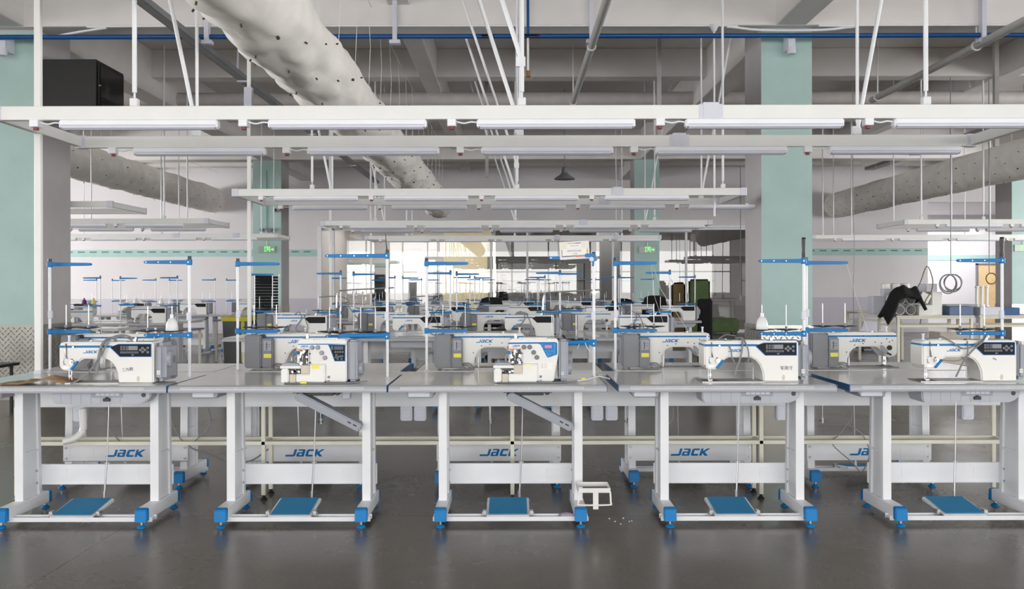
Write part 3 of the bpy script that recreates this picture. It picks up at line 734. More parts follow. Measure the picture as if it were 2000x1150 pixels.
    hd.box(.066, Y0-.0012, .135, .078, Y0, .139).box(.0015, Y0-.001, .088, .005, Y0, .098)
    hd.build('slots', 'dmet', b)
    td = MB().cyl((.075, Y0, .122), (.075, Y0-.012, .122), .0125, n=18).cyl((.075, Y0-.012, .122), (.075, Y0-.02, .122), .006, n=12).cyl((.084, Y0, .206), (.084, Y0-.01, .206), .006, n=12)
    td.prism([(.04+.018*math.cos(R(a)), .090+.007*math.sin(R(a))) for a in range(0, 360, 30)], Y0-.0015, Y0)
    td.tube([(.041, Y0-.002, .225), (.039, Y0-.014, .20), (.042, Y0-.014, .16), (.05, Y0-.004, .14)], .0022)
    td.build('tension_dial', 'chrome', t)
    bk = MB()
    for x, z in ((.282, .15), (.227, .16), (.147, .169), (.105, .1625), (.336, .104), (.053, .170), (.033, .180), (.34, .2095), (.225, .2095), (.13, .2095), (.07, .19)):
        bk.cyl((x, Y1-.001, z), (x, Y1+.0012, z), .0038, n=10)
    bk.build('screw_holes', 'blk', b)
    MB().cyl((.053, Y1, .132), (.053, Y1+.008, .132), .0165, n=20).build('presser_dial', 'blk', t, .001)
    kl = MB().prism([(.113, .15), (.095, .147), (.062, .108), (.06, .095), (.075, .088), (.098, .10), (.113, .13)], Y1, Y1+.006).build('lifter_lever', 'gry', t, .002)
    MB().beam((.07, Y1+.008, .098), (.045, Y1+.008, .086), .01, .01).build('lever_tip', 'blk', kl)
    tp = MB().cyl((.030, -.02, .232), (.030, -.02, .262), .006, n=10).cyl((.030, -.02, .262), (.030, -.02, .268), .009, n=10).cyl((.030, -.02, .232), (.030, -.02, .236), .009, n=10)
    tp.build('thread_post', 'cap', t)
    tp = MB().box(.39, -.01, .232, .405, .01, .247).box(.40, -.015, .245, .41, .012, .256).cyl((.26, 0, .232), (.26, 0, .2345), .02, n=16).tube([(.385, 0, .236), (.388, 0, .250), (.40, 0, .258)], .002).cyl((.14, .01, .232), (.14, .01, .24), .007, n=12)
    tp.build('bobbin_winder', 'chrome', t)
    MB().box(.17, -.03, .2318, .36, .045, .2335).build('top_cover', 'steel', t)
    pan = MB().prism([(-.02, -.038), (-.02, -.085), (-.01, -.112), (.47, -.112), (.50, -.10), (.53, -.075), (.53, -.038)], -.11, .06)
    p = pan.build('oil_pan', 'pan', t, .006, 2)
    MB().box(.20, -.1125, -.075, .375, -.1095, -.042).build('vent_frame', 'gry', p, .004, 2)
    v = MB()
    for i in range(5): v.box(.225+i*.027, -.1140, -.063, .248+i*.027, -.112, -.050)
    v.build('vent_openings', 'cap', p)
    MB().box(.268, -.122, -.095, .305, -.108, -.078).cyl((.287, -.118, -.082), (.287, -.108, -.082), .012).cyl((.49, -.1105, -.06), (.49, -.108, -.06), .014).build('latch', 'blk', p, .003)
    v = MB()
    for i in range(7): v.box(.03+i*.055, -.1108, -.11, .031+i*.055, -.1098, -.045)
    v.build('mould_lines', 'dgry', p)
    ks = MB().cyl((.305, .03, .0042), (.305, .03, .075), .0055, n=10)
    ks.build('thread_stub', 'steel', t)
    freeze(t); return t
# ------------------------------------------------------------ overlock machine
def over_proto(variant=0):
    t = thing('overlock_machine', 'x', 'overlock machine')
    F = -.09
    b = MB().prism([(.082, .104), (.24, .104), (.24, .005), (.362, .005) if variant == 0 else (.335, .005), (.362, .16), (.362, .240), (.352, .247), (.10, .247), (.082, .232)], F, .07).build('body', 'white', t, .007, 3)
    MB().prism([(.078, .005), (.245, .005), (.245, .107), (.155, .107), (.155, .052), (.078, .052)], F-.02, .05).build('lower_cover', 'white', b, .006, 3)
    MB().box(.365, F+.012, .008, .418, .075, .241).build('motor_cover', 'gry', t, .012, 3)
    hw = MB().cyl((.418, 0, .075), (.44, 0, .075), .042, .036, 24).cyl((.44, 0, .075), (.443, 0, .075), .02)
    hw.build('handwheel', 'gry', t, .002)
    MB().box(.0, F-.03, .004, .043, .04, .083).build('left_pillar', 'white', t, .006, 2)
    MB().box(.045, F-.02, .004, .080, .03, .052).build('side_cover', 'bpan', t, .002)
    MB().box(-.004, F-.035, .084, .112, .05, .101).build('work_plate', 'white', t, .003)
    MB().prism([(.003, .101), (.10, .101), (.096, .112), (.04, .116), (.006, .112)], F-.02, .045).cyl((.026, F-.01, .112), (.026, F-.01, .132), .004, n=8).build('presser_plate', 'gry', t, .002)
    MB().box(.110, F-.022, .054, .157, F-.0, .102).build('chip_guard', 'bpan', t, .002)
    rnd = random.Random(3+variant)
    d = MB(); c = MB()
    for i in range(16):
        x = .095+rnd.random()*.055; z = .11+rnd.random()*.075; s = .006+rnd.random()*.010
        (d if i % 2 else c).obox((x, F-.008-rnd.random()*.012, z), (s, .016, s*(.7+rnd.random())), (0, rnd.random()*.6, 0))
    for i in range(6):
        x = .05+rnd.random()*.055; z = .060+rnd.random()*.018
        (d if i % 2 else c).obox((x, F-.018, z), (.014, .014, .010), (0, rnd.random(), 0))
    c.cyl((.118, F-.01, .11), (.118, F-.01, .20), .004, n=8).cyl((.150, F-.01, .10), (.150, F-.01, .185), .003, n=8).cyl((.098, F, .145), (.098, F-.02, .145), .007).cyl((.137, F, .13), (.137, F-.024, .13), .008).cyl((.126, F, .175), (.126, F-.014, .175), .006)
    d.box(.100, F-.006, .108, .150, F+.0, .190).cyl((.137, F-.024, .13), (.137, F-.026, .13), .004).cyl((.157, F, .115), (.157, F-.006, .115), .005).cyl((.157, F, .165), (.157, F-.006, .165), .004)
    d.box(.048, F-.012, .056, .108, F, .083)
    d.build('looper_mechanism', 'dmet', t); c.build('needle_mechanism', 'chrome', t)
    MB().beam((.082, F-.012, .192), (.14, F-.012, .186), .005, .006).beam((.09, F-.014, .183), (.135, F-.014, .175), .004, .006).build('thread_lever', 'brass', t)
    MB().cyl((.083, F+.002, .170), (.083, F-.012, .170), .010, n=18).build('blue_dial', 'blue', t, .002)
    MB().tube([(.07, F+.03, .11), (.066, F+.02, .14), (.08, F+.01, .155)], .006).build('lift_bar', 'gry', t)
    for x, z in ((.168, .200), (.201, .200), (.223, .170), (.241, .142)):
        kn = MB().cyl((x, F, z), (x, F-.004, z), .0135, n=20).cyl((x, F-.004, z), (x, F-.016, z), .010, n=20).cyl((x, F-.016, z), (x, F-.018, z), .0035, n=10)
        kn.build('tension_knob', 'dgry' if variant else 'gry', t, .0008)
    MB().box(.166, F-.001, .118, .215, F+.001, .180).build('cover_plate', 'white', b, .002)
    if variant == 0:
        MB().prism([(.088, .2155), (.25, .2155), (.267, .2155), (.362, .2175), (.362, .2195), (.25, .2215), (.088, .2205)], F-.0008, F+.001).build('stripe', 'bluem', b)
        MB().prism([(.258, .2155), (.356, .2155), (.355, .122), (.294, .122), (.270, .190)], F-.0014, F+.001).build('panel_border', 'bluem', b)
        pn = MB().prism([(.264, .2125), (.352, .2125), (.351, .126), (.297, .126), (.275, .190)], F-.0022, F+.001).build('control_panel', 'panel', t)
        MB().box(.292, F-.003, .187, .344, F-.002, .207).build('display', 'lcdd', pn)
        k = MB(); keys(k, .300, .175, 4, 1, .0135, 0, .008, F-.003)
        for x, z in ((.28, .203), (.282, .193), (.305, .158), (.315, .148), (.327, .150), (.338, .151), (.302, .145), (.312, .136), (.334, .135)): ring(k, x, z, .005, F-.0026)
        k.build('keys', 'btn', pn)
    else:
        MB().prism([(.082, .226), (.345, .2285), (.356, .222), (.356, .158), (.305, .140), (.298, .143), (.262, .213), (.25, .2185), (.082, .217)], F-.0014, F+.001).build('stripe', 'bluem', b, .001)
        pn = MB().prism([(.262, .224), (.347, .224), (.351, .219), (.351, .162), (.305, .145), (.300, .148), (.266, .212)], F-.0022, F+.001).build('control_panel', 'blue', t)
        MB().box(.285, F-.003, .194, .325, F-.002, .211).build('display', 'pink', pn)
        k = MB()
        for x, z in ((.272, .213), (.275, .198), (.34, .215), (.34, .205), (.34, .192), (.293, .178), (.31, .178), (.325, .178), (.338, .178), (.30, .165), (.315, .162), (.338, .166), (.304, .152)): ring(k, x, z, .0045, F-.0026)
        k.build('keys', 'btnb', pn)
        MB().box(.262, F-.001, .075, .327, F+.001, .113).build('data_sticker', 'paper', b)
        k = MB()
        for i in range(5): k.box(.265, F-.0016, .082+i*.006, .276, F-.0008, .0835+i*.006).box(.279, F-.0016, .082+i*.006, .298, F-.0008, .083+i*.006)
        k.build('sticker_print', 'gmat', b)
        MB().box(.378, F+.0105, .043, .392, F+.012, .059).build('sticker', 'paper', t)
        MB().box(.381, F+.0095, .047, .389, F+.0108, .049).box(.381, F+.0095, .054, .389, F+.0108, .056).box(.381, F+.0095, .047, .383, F+.0108, .056).box(.387, F+.0095, .047, .389, F+.0108, .056).build('sticker_mark', 'blk', t)
    jack(.05, 'bluem', b, (.123, F-.0004, .207), 'front')
    MB().box(.17, F-.0215, .083, .214, F-.0195, .106).build('warning_label', 'yel' if variant == 0 else 'pyel', b)
    wl = MB().cyl((.262, F, .034), (.262, F-.002, .034), .008, n=16).box(.258, F-.024, .012, .268, F, .016)
    wl.build('badge', 'dgry', b)
    tp = MB().box(.14, -.03, .247, .30, .02, .250).box(.115, -.01, .247, .13, .01, .262).cyl((.12, 0, .262), (.12, 0, .272), .006).cyl((.17, F+.02, .243), (.17, F-.002, .243), .004).cyl((.31, F+.02, .243), (.31, F-.002, .243), .004)
    tp.build('top_fittings', 'chrome', t)
    MB().box(.02, F-.02, .0005, .41, .06, .006).build('base_plate', 'dmet', t)
    MB().tube([(.06, F-.035, .004), (.02, F-.03, .005), (.05, F-.045, .005), (.18, F-.045, .005), (.30, F-.04, .005), (.42, F+.0, .006), (.47, F+.04, .006)], .0035).tube([(.04, F-.028, .004), (.2, F-.05, .004), (.36, F-.042, .004), (.44, F, .004)], .003).build('cable', 'cable', t)
    if variant == 0: MB().box(.112, F-.052, .002, .148, F-.036, .013).build('yellow_tag', 'yel', t, .002)
    # below the table: black hanger, and the slanting waste chute
    MB().box(.05, -.07, -.060, .33, .05, -.04).box(.10, -.06, -.075, .28, .03, -.055).cyl((.09, -.05, -.068), (.09, .03, -.068), .02).cyl((.30, -.05, -.06), (.30, .03, -.06), .015).build('undercarriage', 'blk', t, .003)
    if variant == 0: MB().box(.33, -.06, -.095, .375, -.02, -.045).build('valve_box', 'pan', t, .004)
    a0 = Vector((.09, -.055, -.072)); a1 = Vector((.44, -.055, -.252))
    q = (a1-a0).normalized(); up = Vector((-q.z, 0, q.x)); up = up if up.z > 0 else -up
    def ch(u, w): return a0+q*u+up*w
    L = (a1-a0).length
    MB().add([tuple(ch(u, w_)+Vector((0, yy, 0))) for yy in (-.045, .045) for u, w_ in ((0, .022), (-.02, -.01), (0, -.028), (L, -.026), (L, .020))],
             [(0, 1, 2, 3, 4), (9, 8, 7, 6, 5), (0, 5, 6, 1), (1, 6, 7, 2), (2, 7, 8, 3), (3, 8, 9, 4), (4, 9, 5, 0)]).build('waste_chute', 'gry', t, .006, 2)
    sl = MB()
    for u in (L-.07, L-.035): 
        c0 = ch(u, .0)+Vector((0, -.0455, 0)); sl.obox(c0, (.022, .002, .008), (0, math.atan2(.18, .35), 0))
    sl.build('chute_slots', 'blk', t)
    freeze(t); return t

# ------------------------------------------------------------ thread stand (origin at pole base on the table, arms along -x)
def stand_proto(nd=2, H=.70, L=.27, low=.255, grip=False, twin=False, tubes=False):
    t = thing('thread_stand', 'x', 'thread stand')
    MB().cyl((0, 0, 0), (0, 0, H+.01), .0085, n=14).cyl((0, 0, .0), (0, 0, .003), .017, n=16).build('pole', 'frame', t)
    MB().cyl((0, 0, 0.0005), (0, 0, .0042), .0135, n=14).build('base_washer', 'dmet', t)
    MB().box(-.015, -.012, .34, .008, .012, .39).build('clamp', 'cap', t, .003)
    cap = MB().cyl((0, 0, H+.004), (0, 0, H+.026), .012, n=14)
    cap.build('pole_cap', 'blk', t)
    if grip: MB().cyl((0, 0, H+.02), (0, 0, H+.045), .012).cyl((0, 0, H+.045), (0, 0, H+.12), .010, .013).cyl((0, 0, H+.12), (0, 0, H+.13), .013, .010).build('grip', 'blk', t)
    def arm(z, l, ang=0):
        c, s = math.cos(ang), math.sin(ang)
        vs = []
        for x, hz in ((.014, .012), (-.03, .012), (-l+.03, .0095), (-l+.008, .008), (-l, .003)):
            for yy, zz in ((-.010, -hz), (-.010, hz), (.010, hz), (.010, -hz)):
                vs.append((x*c-yy*s, x*s+yy*c, z+zz))
        fs = [(i*4+k, i*4+(k+1) % 4, (i+1)*4+(k+1) % 4, (i+1)*4+k) for i in range(4) for k in range(4)] + [(3, 2, 1, 0), (16, 17, 18, 19)]
        return MB().add(vs, fs)
    for nm, z, l in (('upper_arm', H-.01, L), ('lower_arm', low, L)):
        m = arm(z, l)
        if twin and nm == 'lower_arm': a2 = arm(z+.012, l*.8, .45); m.add(a2.v, a2.f)
        a = m.build(nm, 'bluem', t, .0015)
        MB().box(-.014, -.0125, z-.018, .014, .0125, z+.018).build('arm_clamp', 'blue', a, .003)
        h = MB()
        for k_ in range(4 if nd > 2 else 3):
            x = -l+.015+k_*(l-.05)/(4 if nd > 2 else 3)
            h.cyl((x, -.0106, z), (x, -.0112, z), .0035, n=8)
        h.cyl((-.003, -.0128, z), (-.003, -.0145, z), .004, n=8)
        h.build('eyelets', 'chrome', a)
    pos = [(-.105, .0), (-.25, .0)] if nd == 2 else [(-.07, -.01), (-.17, .06), (-.28, -.01), (-.36, .07)]
    for x, y in pos[:nd]:
        d = MB().lathe([(.014, .004), (.02, 0), (.072, .008), (.074, .010), (.02, .003), (.012, .006)], (x, y, low+.018), 26).build('spool_plate', 'blk', t)
        MB().cyl((x, y, low+.008), (x, y, low+.045), .0105, .007, 12).build('pin_base', 'dgry', d)
        MB().cyl((x, y, low+.04), (x, y, low+.172), .0028, n=8).build('spool_pin', 'chrome', d)
    if tubes:
        MB().cyl((0, -.02, H-.215), (0, .02, H-.215), .012).tube([(.04, 0, H-.20), (-.05, 0, H-.205), (-.26, 0, H-.215), (-.29, 0, H-.225), (-.30, 0, H-.25), (-.302, 0, H-.32)], .0045).build('thread_guide_tube', 'chrome', t)
    freeze(t); return t
def cone(x, y, z, label, m='cone', name='thread_cone', group=None, s=1.0):
    t = tag(MB().lathe([(.034*s, 0), (.036*s, .004), (.034*s, .035*s), (.029*s, .055*s), (.019*s, .072*s), (.011*s, .078*s), (.010*s, .10*s), (.004*s, .102*s)], (0, 0, 0), 24).build(name, m), label, 'thread cone' if m != 'cone' else 'plastic bottle', group)
    t.location = (x, y, z); return t

T0 = table_proto(); T_back = T0
K0 = lock_proto(); OV0 = over_proto(0); OV1 = over_proto(1)
S0 = stand_proto(); SG = stand_proto(grip=True); ST = stand_proto(4, .735, .37, .245, twin=True, tubes=True); SP = stand_proto(2, .72, .27, .20, twin=True, tubes=True)
used = set()
def put(proto, loc, rz, label, group=None, only=None):
    if proto.name in used or only: o = dup(proto, loc, rz, label, group, only)
    else:
        used.add(proto.name); o = proto; o.location = loc; o.rotation_euler = (0, 0, rz); o['label'] = label
        if group: o['group'] = group
    return o
PI = math.pi; TZ = .7805
# row 1, facing the camera
r1 = [(-2.49, 'nearest row at the left picture edge, bearing the brown cloth'), (-1.285, 'nearest row bearing the overlock machine with the black display'),
      (-.08, 'nearest row bearing the overlock machine with the blue panel'), (1.18, 'nearest row, second from right'), (2.445, 'nearest row, cut by the right picture edge')]
for x, l in r1: put(T0, (x, 4.98, 0), 0, 'sewing table of the ' + l, 'sewing tables of the nearest row')
r2 = [(-2.51, 'leftmost'), (-1.315, 'second from left'), (-.02, 'middle one'), (1.255, 'second from right'), (2.45, 'rightmost')]
for x, l in r2: put(T0, (x, 5.80, 0), PI, 'sewing table seen from behind, blue lettered crossbar, second row, %s' % l, 'sewing tables of the second row')
mch = []
for x, l in ((-2.546, 'lockstitch machine with thick grey hoses, nearest row, at far left'), (1.079, 'white lockstitch machine with handwritten marks, nearest row, right of centre'), (2.305, 'white lockstitch machine cut by the right picture edge, nearest row')):
    mch.append(put(K0, (x, 4.885, TZ), 0, l, 'lockstitch machines facing the camera, nearest row'))
put(OV0, (-1.292, 4.90, TZ), 0, 'white overlock machine with black display panel, left of centre'); put(OV1, (-.102, 4.90, TZ), 0, 'white overlock machine with bright blue panel, centre')
# head of each back machine at the right, motor at the left
for x, l in ((-2.36, 'leftmost, behind the front left machine'), (-1.16, 'second from left'), (.08, 'middle one'), (1.306, 'second from right'), (2.54, 'rightmost')):
    mch.append(put(K0, (x, 5.72, TZ), PI, 'lockstitch machine seen from behind, second row, %s' % l, 'lockstitch machines seen from behind, second row'))
# handwriting and hoses on individual machines
text('三九制', .021, 'ink', mch[0], (.385, Y0-.0006, .078), name='handwriting', tilt=.12)
text('军用寸', .024, 'ink', mch[1], (.462, Y0-.0006, .078), name='handwriting', tilt=.02)
MB().obox((.405, Y0-.0008, .128), (.022, .0016, .009), (0, .5, 0)).build('sticker', 'gry', mch[2])
h = MB().tube([(.36, .03, .05), (.33, .02, .10), (.30, -.02, .20), (.295, -.03, .247), (.27, -.06, .25), (.245, -.09, .21), (.232, -.10, .12), (.226, -.11, .06)], .0085)
h.tube([(.38, 0, .24), (.33, -.03, .262), (.29, -.07, .25), (.262, -.10, .19), (.23, -.115, .13), (.185, -.125, .06), (.12, -.135, .015), (.08, -.14, .008)], .0045).tube([(.40, 0, .24), (.35, -.02, .268), (.30, -.06, .262), (.275, -.09, .22), (.25, -.10, .16)], .005)
h.build('hose', 'cable', mch[0])
MB().obox((.085, -.145, .008), (.03, .012, .010), (0, 0, .3)).build('plug', 'cap', mch[0], .002)
h = MB().tube([(.10, .0, .236), (.13, -.05, .232), (.145, -.095, .18), (.15, -.10, .14), (.165, -.095, .115)], .004).tube([(.20, 0, .24), (.215, -.07, .245), (.205, -.10, .18), (.19, -.10, .12), (.175, -.10, .085), (.168, -.10, .045)], .0055).tube([(.195, 0, .245), (.22, -.06, .245), (.238, -.10, .19), (.243, -.10, .14), (.238, -.095, .105)], .004)
h.tube([(.10, .01, .236), (.14, 0, .262), (.2, 0, .255)], .003)
h.build('hose', 'cable', mch[1])
h = MB().tube([(.06, 0, .236), (.10, -.05, .258), (.15, -.09, .23), (.21, -.10, .19), (.27, -.10, .20), (.33, -.08, .235), (.38, -.02, .25)], .004).tube([(.39, -.02, .255), (.33, -.09, .225), (.27, -.10, .18), (.22, -.10, .12), (.19, -.10, .06), (.175, -.10, .03)], .005).tube([(.28, 0, .238), (.25, -.08, .22), (.235, -.10, .15), (.18, -.10, .12), (.10, -.10, .125)], .0035)
h.build('hose', 'cable', mch[2])
for i, mm in enumerate(mch[3:]):
    MB().tube([(.41, Y1+.03, .03), (.37, Y1+.05, .022), (.345, Y1+.06, .006), (.38, Y1+.08, .004), (.43, Y1+.09, .004)], .004).tube([(.415, Y1+.03, .035), (.36, Y1+.035, .035), (.33, Y1+.05, .005)], .005).tube([(.42, Y1+.02, .03), (.39, Y1+.06, .01), (.41, Y1+.1, .004), (.46, Y1+.11, .004)], .003).build('cable', 'cable', mm)
# row 1 and 2 stands
put(S0, (-1.925, 5.11, TZ), 0, 'white pole thread stand with two blue arms, nearest row, left end', 'thread stands of the nearest row')
put(ST, (-.743, 5.10, TZ), 0, 'four-plate thread stand with long blue arms and chrome tube, nearest row, left of centre')
put(SP, (.487, 5.10, TZ), 0, 'thread stand carrying the white lettered placard, nearest row, centre')
put(SG, (1.745, 5.12, TZ), 0, 'thread stand with black grip on top, standing before the right teal column', 'thread stands of the nearest row')
put(SG, (2.93, 5.12, TZ), 0, 'thread stand with black grip on top, at the far right of the nearest row', 'thread stands of the nearest row')
for x, l in ((-2.99, 'leftmost, beside the white power pole'), (-1.775, 'second from left'), (-.553, 'just left of centre'), (.668, 'right of centre'), (1.905, 'rightmost, just right of the teal column')):
    put(S0, (x, 5.54, TZ), PI, 'thread stand with arms reaching right, second row, ' + l, 'thread stands of the second row')
cone(-2.035+.005, 5.11, TZ+.255+.022, 'white plastic bottle upturned on a spool pin at left', s=1.0).location = (-2.03, 5.11, TZ+.279)
cone(1.495, 5.12, TZ+.279, 'white plastic bottle upturned on a spool pin before the right teal column')
# loose threads hanging from the stands
th = tag(MB().tube([(.91, 5.54, 1.465), (.96, 5.52, 1.30), (1.14, 5.5, 1.02)], .0007, 4, 1).tube([(.90, 5.54, 1.465), (.92, 5.52, 1.25), (.98, 5.5, 1.06)], .0007, 4, 1).build('loose_thread', 'tick'), 'fine white threads hanging from the stand arm right of centre', 'thread', 'loose threads')
th = tag(MB().tube([(2.165, 5.54, 1.465), (2.22, 5.52, 1.25), (2.33, 5.6, 1.02)], .0007, 4, 1).build('loose_thread', 'tick'), 'fine white thread hanging from the stand arm at right', 'thread', 'loose threads')
wr = tag(MB().tube([(-.743, 5.10, 1.50), (-.748, 5.10, 1.56), (-.752, 5.10, 1.64)], .0025, 5, 1).tube([(-.74, 5.10, 1.52), (-.748, 5.10, 1.58), (-.752, 5.10, 1.64)], .0016, 5, 1).build('antenna_wire', 'blk'), 'thin black wire sticking up from the four-plate thread stand', 'wire')
# placard
t = thing('placard', 'white lettered placard fixed on top of the centre thread stand', 'sign', (.375, 5.085, 1.535)); t.rotation_euler = (0, R(-3), 0)
MB().box(-.092, -.003, -.052, .085, .003, .053).build('card', 'card', t)
MB().box(-.044, -.0038, .040, .002, -.003, .044).build('bar', 'salmon', t); MB().box(.002, -.0038, .040, .036, -.003, .044).build('bar', 'navy', t)
MB().box(-.046, -.0036, .012, .038, -.003, .040).build('logo_field', 'paper', t)
text('S H E I N', .013, 'gmat', t, (-.002, -.0040, .0265), name='logo_lettering')
MB().box(-.080, -.0038, -.036, .073, -.003, .006).build('label_border', 'navy', t)
MB().box(.002, -.0040, -.040, .060, -.0032, -.033).box(.070, -.0042, -.03, .074, -.003, .005).build('label_border', 'salmon', t)
MB().box(-.077, -.0044, -.031, .069, -.003, .008).build('label', 'paper', t)
text('四号车间A6组', .0135, 'gmat', t, (-.006, -.0048, -.004), name='label_lettering'); text('1 小组', .0115, 'gmat', t, (-.006, -.0048, -.021), name='label_lettering')
MB().box(.058, -.012, -.045, .108, .006, -.024).cyl((.10, 0, -.10), (.112, 0, -.03), .006).build('holder', 'blue', t, .002)
MB().cyl((.094, -.012, -.058), (.094, -.002, -.058), .014, n=16).build('tie_ring', 'cap', t)
# ties on the centre stand
tag(MB().tube([(.43, 5.07, 1.01), (.40, 5.06, .985), (.385, 5.06, .95)], .002).tube([(.425, 5.07, 1.01), (.44, 5.06, .965), (.465, 5.055, .93)], .003).build('cable_tie', 'cabw'), 'white cable ties dangling from the lower arm of the centre stand', 'cable tie')
tag(MB().tube([(.28, 4.86, TZ+.005), (.35, 4.85, TZ+.005), (.42, 4.88, TZ+.009), (.50, 4.98, TZ+.016), (.56, 4.93, TZ+.008)], .004).build('white_lead', 'cabw'), 'white lead curling over the centre table beside the overlock machine', 'cable')
tag(MB().obox((.405, 4.885, TZ+.011), (.026, .014, .016), (0, 0, .5)).build('connector', 'yel', bevel=.002), 'small yellow connector lying on the centre table', 'connector')
# ------------------------------------------------------------ middle racks between the rows
def rack(xa, xb, y, label, group, lod=False):
    t = thing('cable_trough', label, 'cable trough', ((xa+xb)/2, y, 0)); h = (xb-xa)/2
    m = MB().box(-h, -.085, .585, h, -.078, .760).box(-h, .078, .585, h, .085, .760).box(-h, -.085, .578, h, .085, .586)
    m.build('trough', 'frame', t)
    MB().box(-h, -.098, .762, h, .098, .777).build('cover_board', 'top', t, .002)
    if lod: 
        for x in (-h+.02, h-.02): MB().box(x-.012, -.08, 0.02, x+.012, .08, .58).build('leg', 'beige', t)
        freeze(t); return t
    for x in (-h+.013, -h/2, 0, h/2, h-.013):
        for s in (-1, 1):
            lg = MB().box(x-.0125, s*.08-.0125, .03, x+.0125, s*.08+.0125, .578).build('leg', 'beige', t, .002)
            MB().lathe([(.022, 0), (.022, .006), (.012, .014), (.006, .03)], (x, s*.08, .001), 14).build('foot', 'blk', lg)
        MB().box(x-.01, -.068, .342, x+.01, .068, .362).build('cross_bar', 'beige', t)
    for s in (-1, 1):
        MB().box(-h+.025, s*.08-.0125, .340, h-.025, s*.08+.0125, .364).build('rail', 'beige', t, .002)
    freeze(t); return t
rk = rack(-3.09, 3.09, 5.40, 'beige legged white trough running between the two nearest rows', 'troughs')
rl = rack(-3.09, 1.74, 9.86, 'white trough between the third and fourth rows', 'troughs', True)
sk = thing('socket_box', 'x', 'socket box')
MB().box(-.037, -.03, -.092, .037, .03, 0).build('casing', 'cap', sk, .006, 2)
MB().box(-.026, -.032, -.075, .026, -.029, -.02).build('cover', 'cap', sk, .003)
freeze(sk)
for i, (x, l) in enumerate(((-2.70, 'leftmost, single'), (-1.72, 'second group from left'), (-.66, 'left one of the pair left of centre'), (-.575, 'right one of the pair left of centre'), (.53, 'left one of the pair right of centre'), (.62, 'right one of the pair right of centre'), (1.685, 'left one of the pair at right'), (1.77, 'right one of the pair at right'), (2.84, 'rightmost, single'))):
    put(sk, (x, 5.36, .5775), 0, 'small white socket box hanging under the trough, ' + l, 'socket boxes under the trough')
# cables hanging below the trough
for i, (x, pts, l) in enumerate(((-2.6, [(0, 0, .57), (.03, 0, .52), (.04, 0, .42), (.12, 0, .33)], 'far left'), (-2.2, [(0, 0, .57), (.03, 0, .48), (.09, 0, .36), (.16, 0, .33), (.28, 0, .45), (.26, 0, .58)], 'left, looped'),
        (2.1, [(0, 0, .57), (.06, 0, .50), (-.02, 0, .38), (-.07, 0, .32), (.06, 0, .20), (.12, 0, .02+.12), (.17, 0, .26), (.12, 0, .38), (.02, 0, .45)], 'right, long looped'), (2.35, [(0, 0, .57), (.03, 0, .50), (.08, 0, .46)], 'right, short'),
        (1.0, [(0, 0, .57), (-.04, 0, .52), (-.08, 0, .46), (-.03, 0, .43), (.02, 0, .48), (.02, 0, .57)], 'right of centre, looped'))):
    c = tag(MB().tube(pts, .0035).build('hanging_cable', 'cable'), 'grey cable hanging below the trough, ' + l, 'cable', 'cables hanging below the trough'); c.location = (x, 5.44, 0)
c = tag(MB().tube([(-2.15, 5.62, .33), (-2.1, 5.6, .27), (-2.0, 5.6, .235), (-1.9, 5.6, .19), (-1.82, 5.6, .165), (-1.7, 5.6, .19), (-1.6, 5.62, .26)], .005).build('hanging_cable', 'cable'), 'grey cable sagging before the leftmost lettered crossbar', 'cable')
for i, (x, l) in enumerate(((-2.42, 'at left'), (-1.31, 'left of centre'), (-.15, 'centre'), (.78, 'right of centre'), (2.12, 'at right'))):
    t = thing('chain_hook', 'thin rod with wing nut hanging under the second row, ' + l, 'hook', (x, 5.85, .40))
    MB().cyl((0, 0, .0), (0, 0, .34), .0025, n=6).build('rod', 'steel', t); MB().cyl((-.02, 0, 0), (.02, 0, 0), .006, n=8).cyl((0, 0, -.015), (0, 0, .02), .008, n=8).build('wing_nut', 'chrome', t)
# small things on and around the nearest row
v = MB(); nx, ny = 26, 12; vs = []
for j in range(ny+1):
    for i in range(nx+1):
        u = i/nx; w_ = j/ny
        x = -.19+.38*u; y = -.11+.17*w_ - .04*(1-u)
        hh = .004+.034*math.exp(-((u-.72)/.2)**2)*(.55+.45*math.sin(w_*3.1))+.012*abs(noise.noise((u*5, w_*4, 2)))+.014*math.exp(-((u-.42)/.07)**2)*math.exp(-((w_-.6)/.4)**2)
        vs.append((x+.01*math.sin(w_*7), y+.012*math.sin(u*11), hh*(1 if 0 < i < nx else .4)))
fs = [(j*(nx+1)+i, j*(nx+1)+i+1, (j+1)*(nx+1)+i+1, (j+1)*(nx+1)+i) for j in range(ny) for i in range(nx)]
c = tag(MB().add(vs, fs).build('brown_cloth', 'brown', angle=80), 'crumpled brown cloth lying on the table at the left edge', 'cloth')
c.location = (-2.67, 4.86, TZ); sd = c.modifiers.new('thick', 'SOLIDIFY'); sd.thickness = .002; sd.offset = 1
t = thing('bin_holder', 'white steel ring basket holder fixed at the right foot of the centre table', 'basket holder', (.445, 4.72, 0))
def ringm(z, hgt, w_, d_, th=.004):
    return MB().box(-w_, -d_, z, w_, -d_+th, z+hgt).box(-w_, d_-th, z, w_, d_, z+hgt).box(-w_, -d_, z, -w_+th, d_, z+hgt).box(w_-th, -d_, z, w_, d_, z+hgt)
ringm(.200, .026, .088, .075).build('upper_ring', 'white', t, .002)
MB().tube([(-.086, -.07, .205), (-.088, -.075, .15), (-.08, -.075, .135), (.08, -.075, .135), (.088, -.075, .15), (.086, -.07, .205)], .005, smooth=3).build('lower_wire', 'white', t)
MB().box(-.008, -.075, .11, .022, -.068, .205).build('bracket', 'white', t, .002)
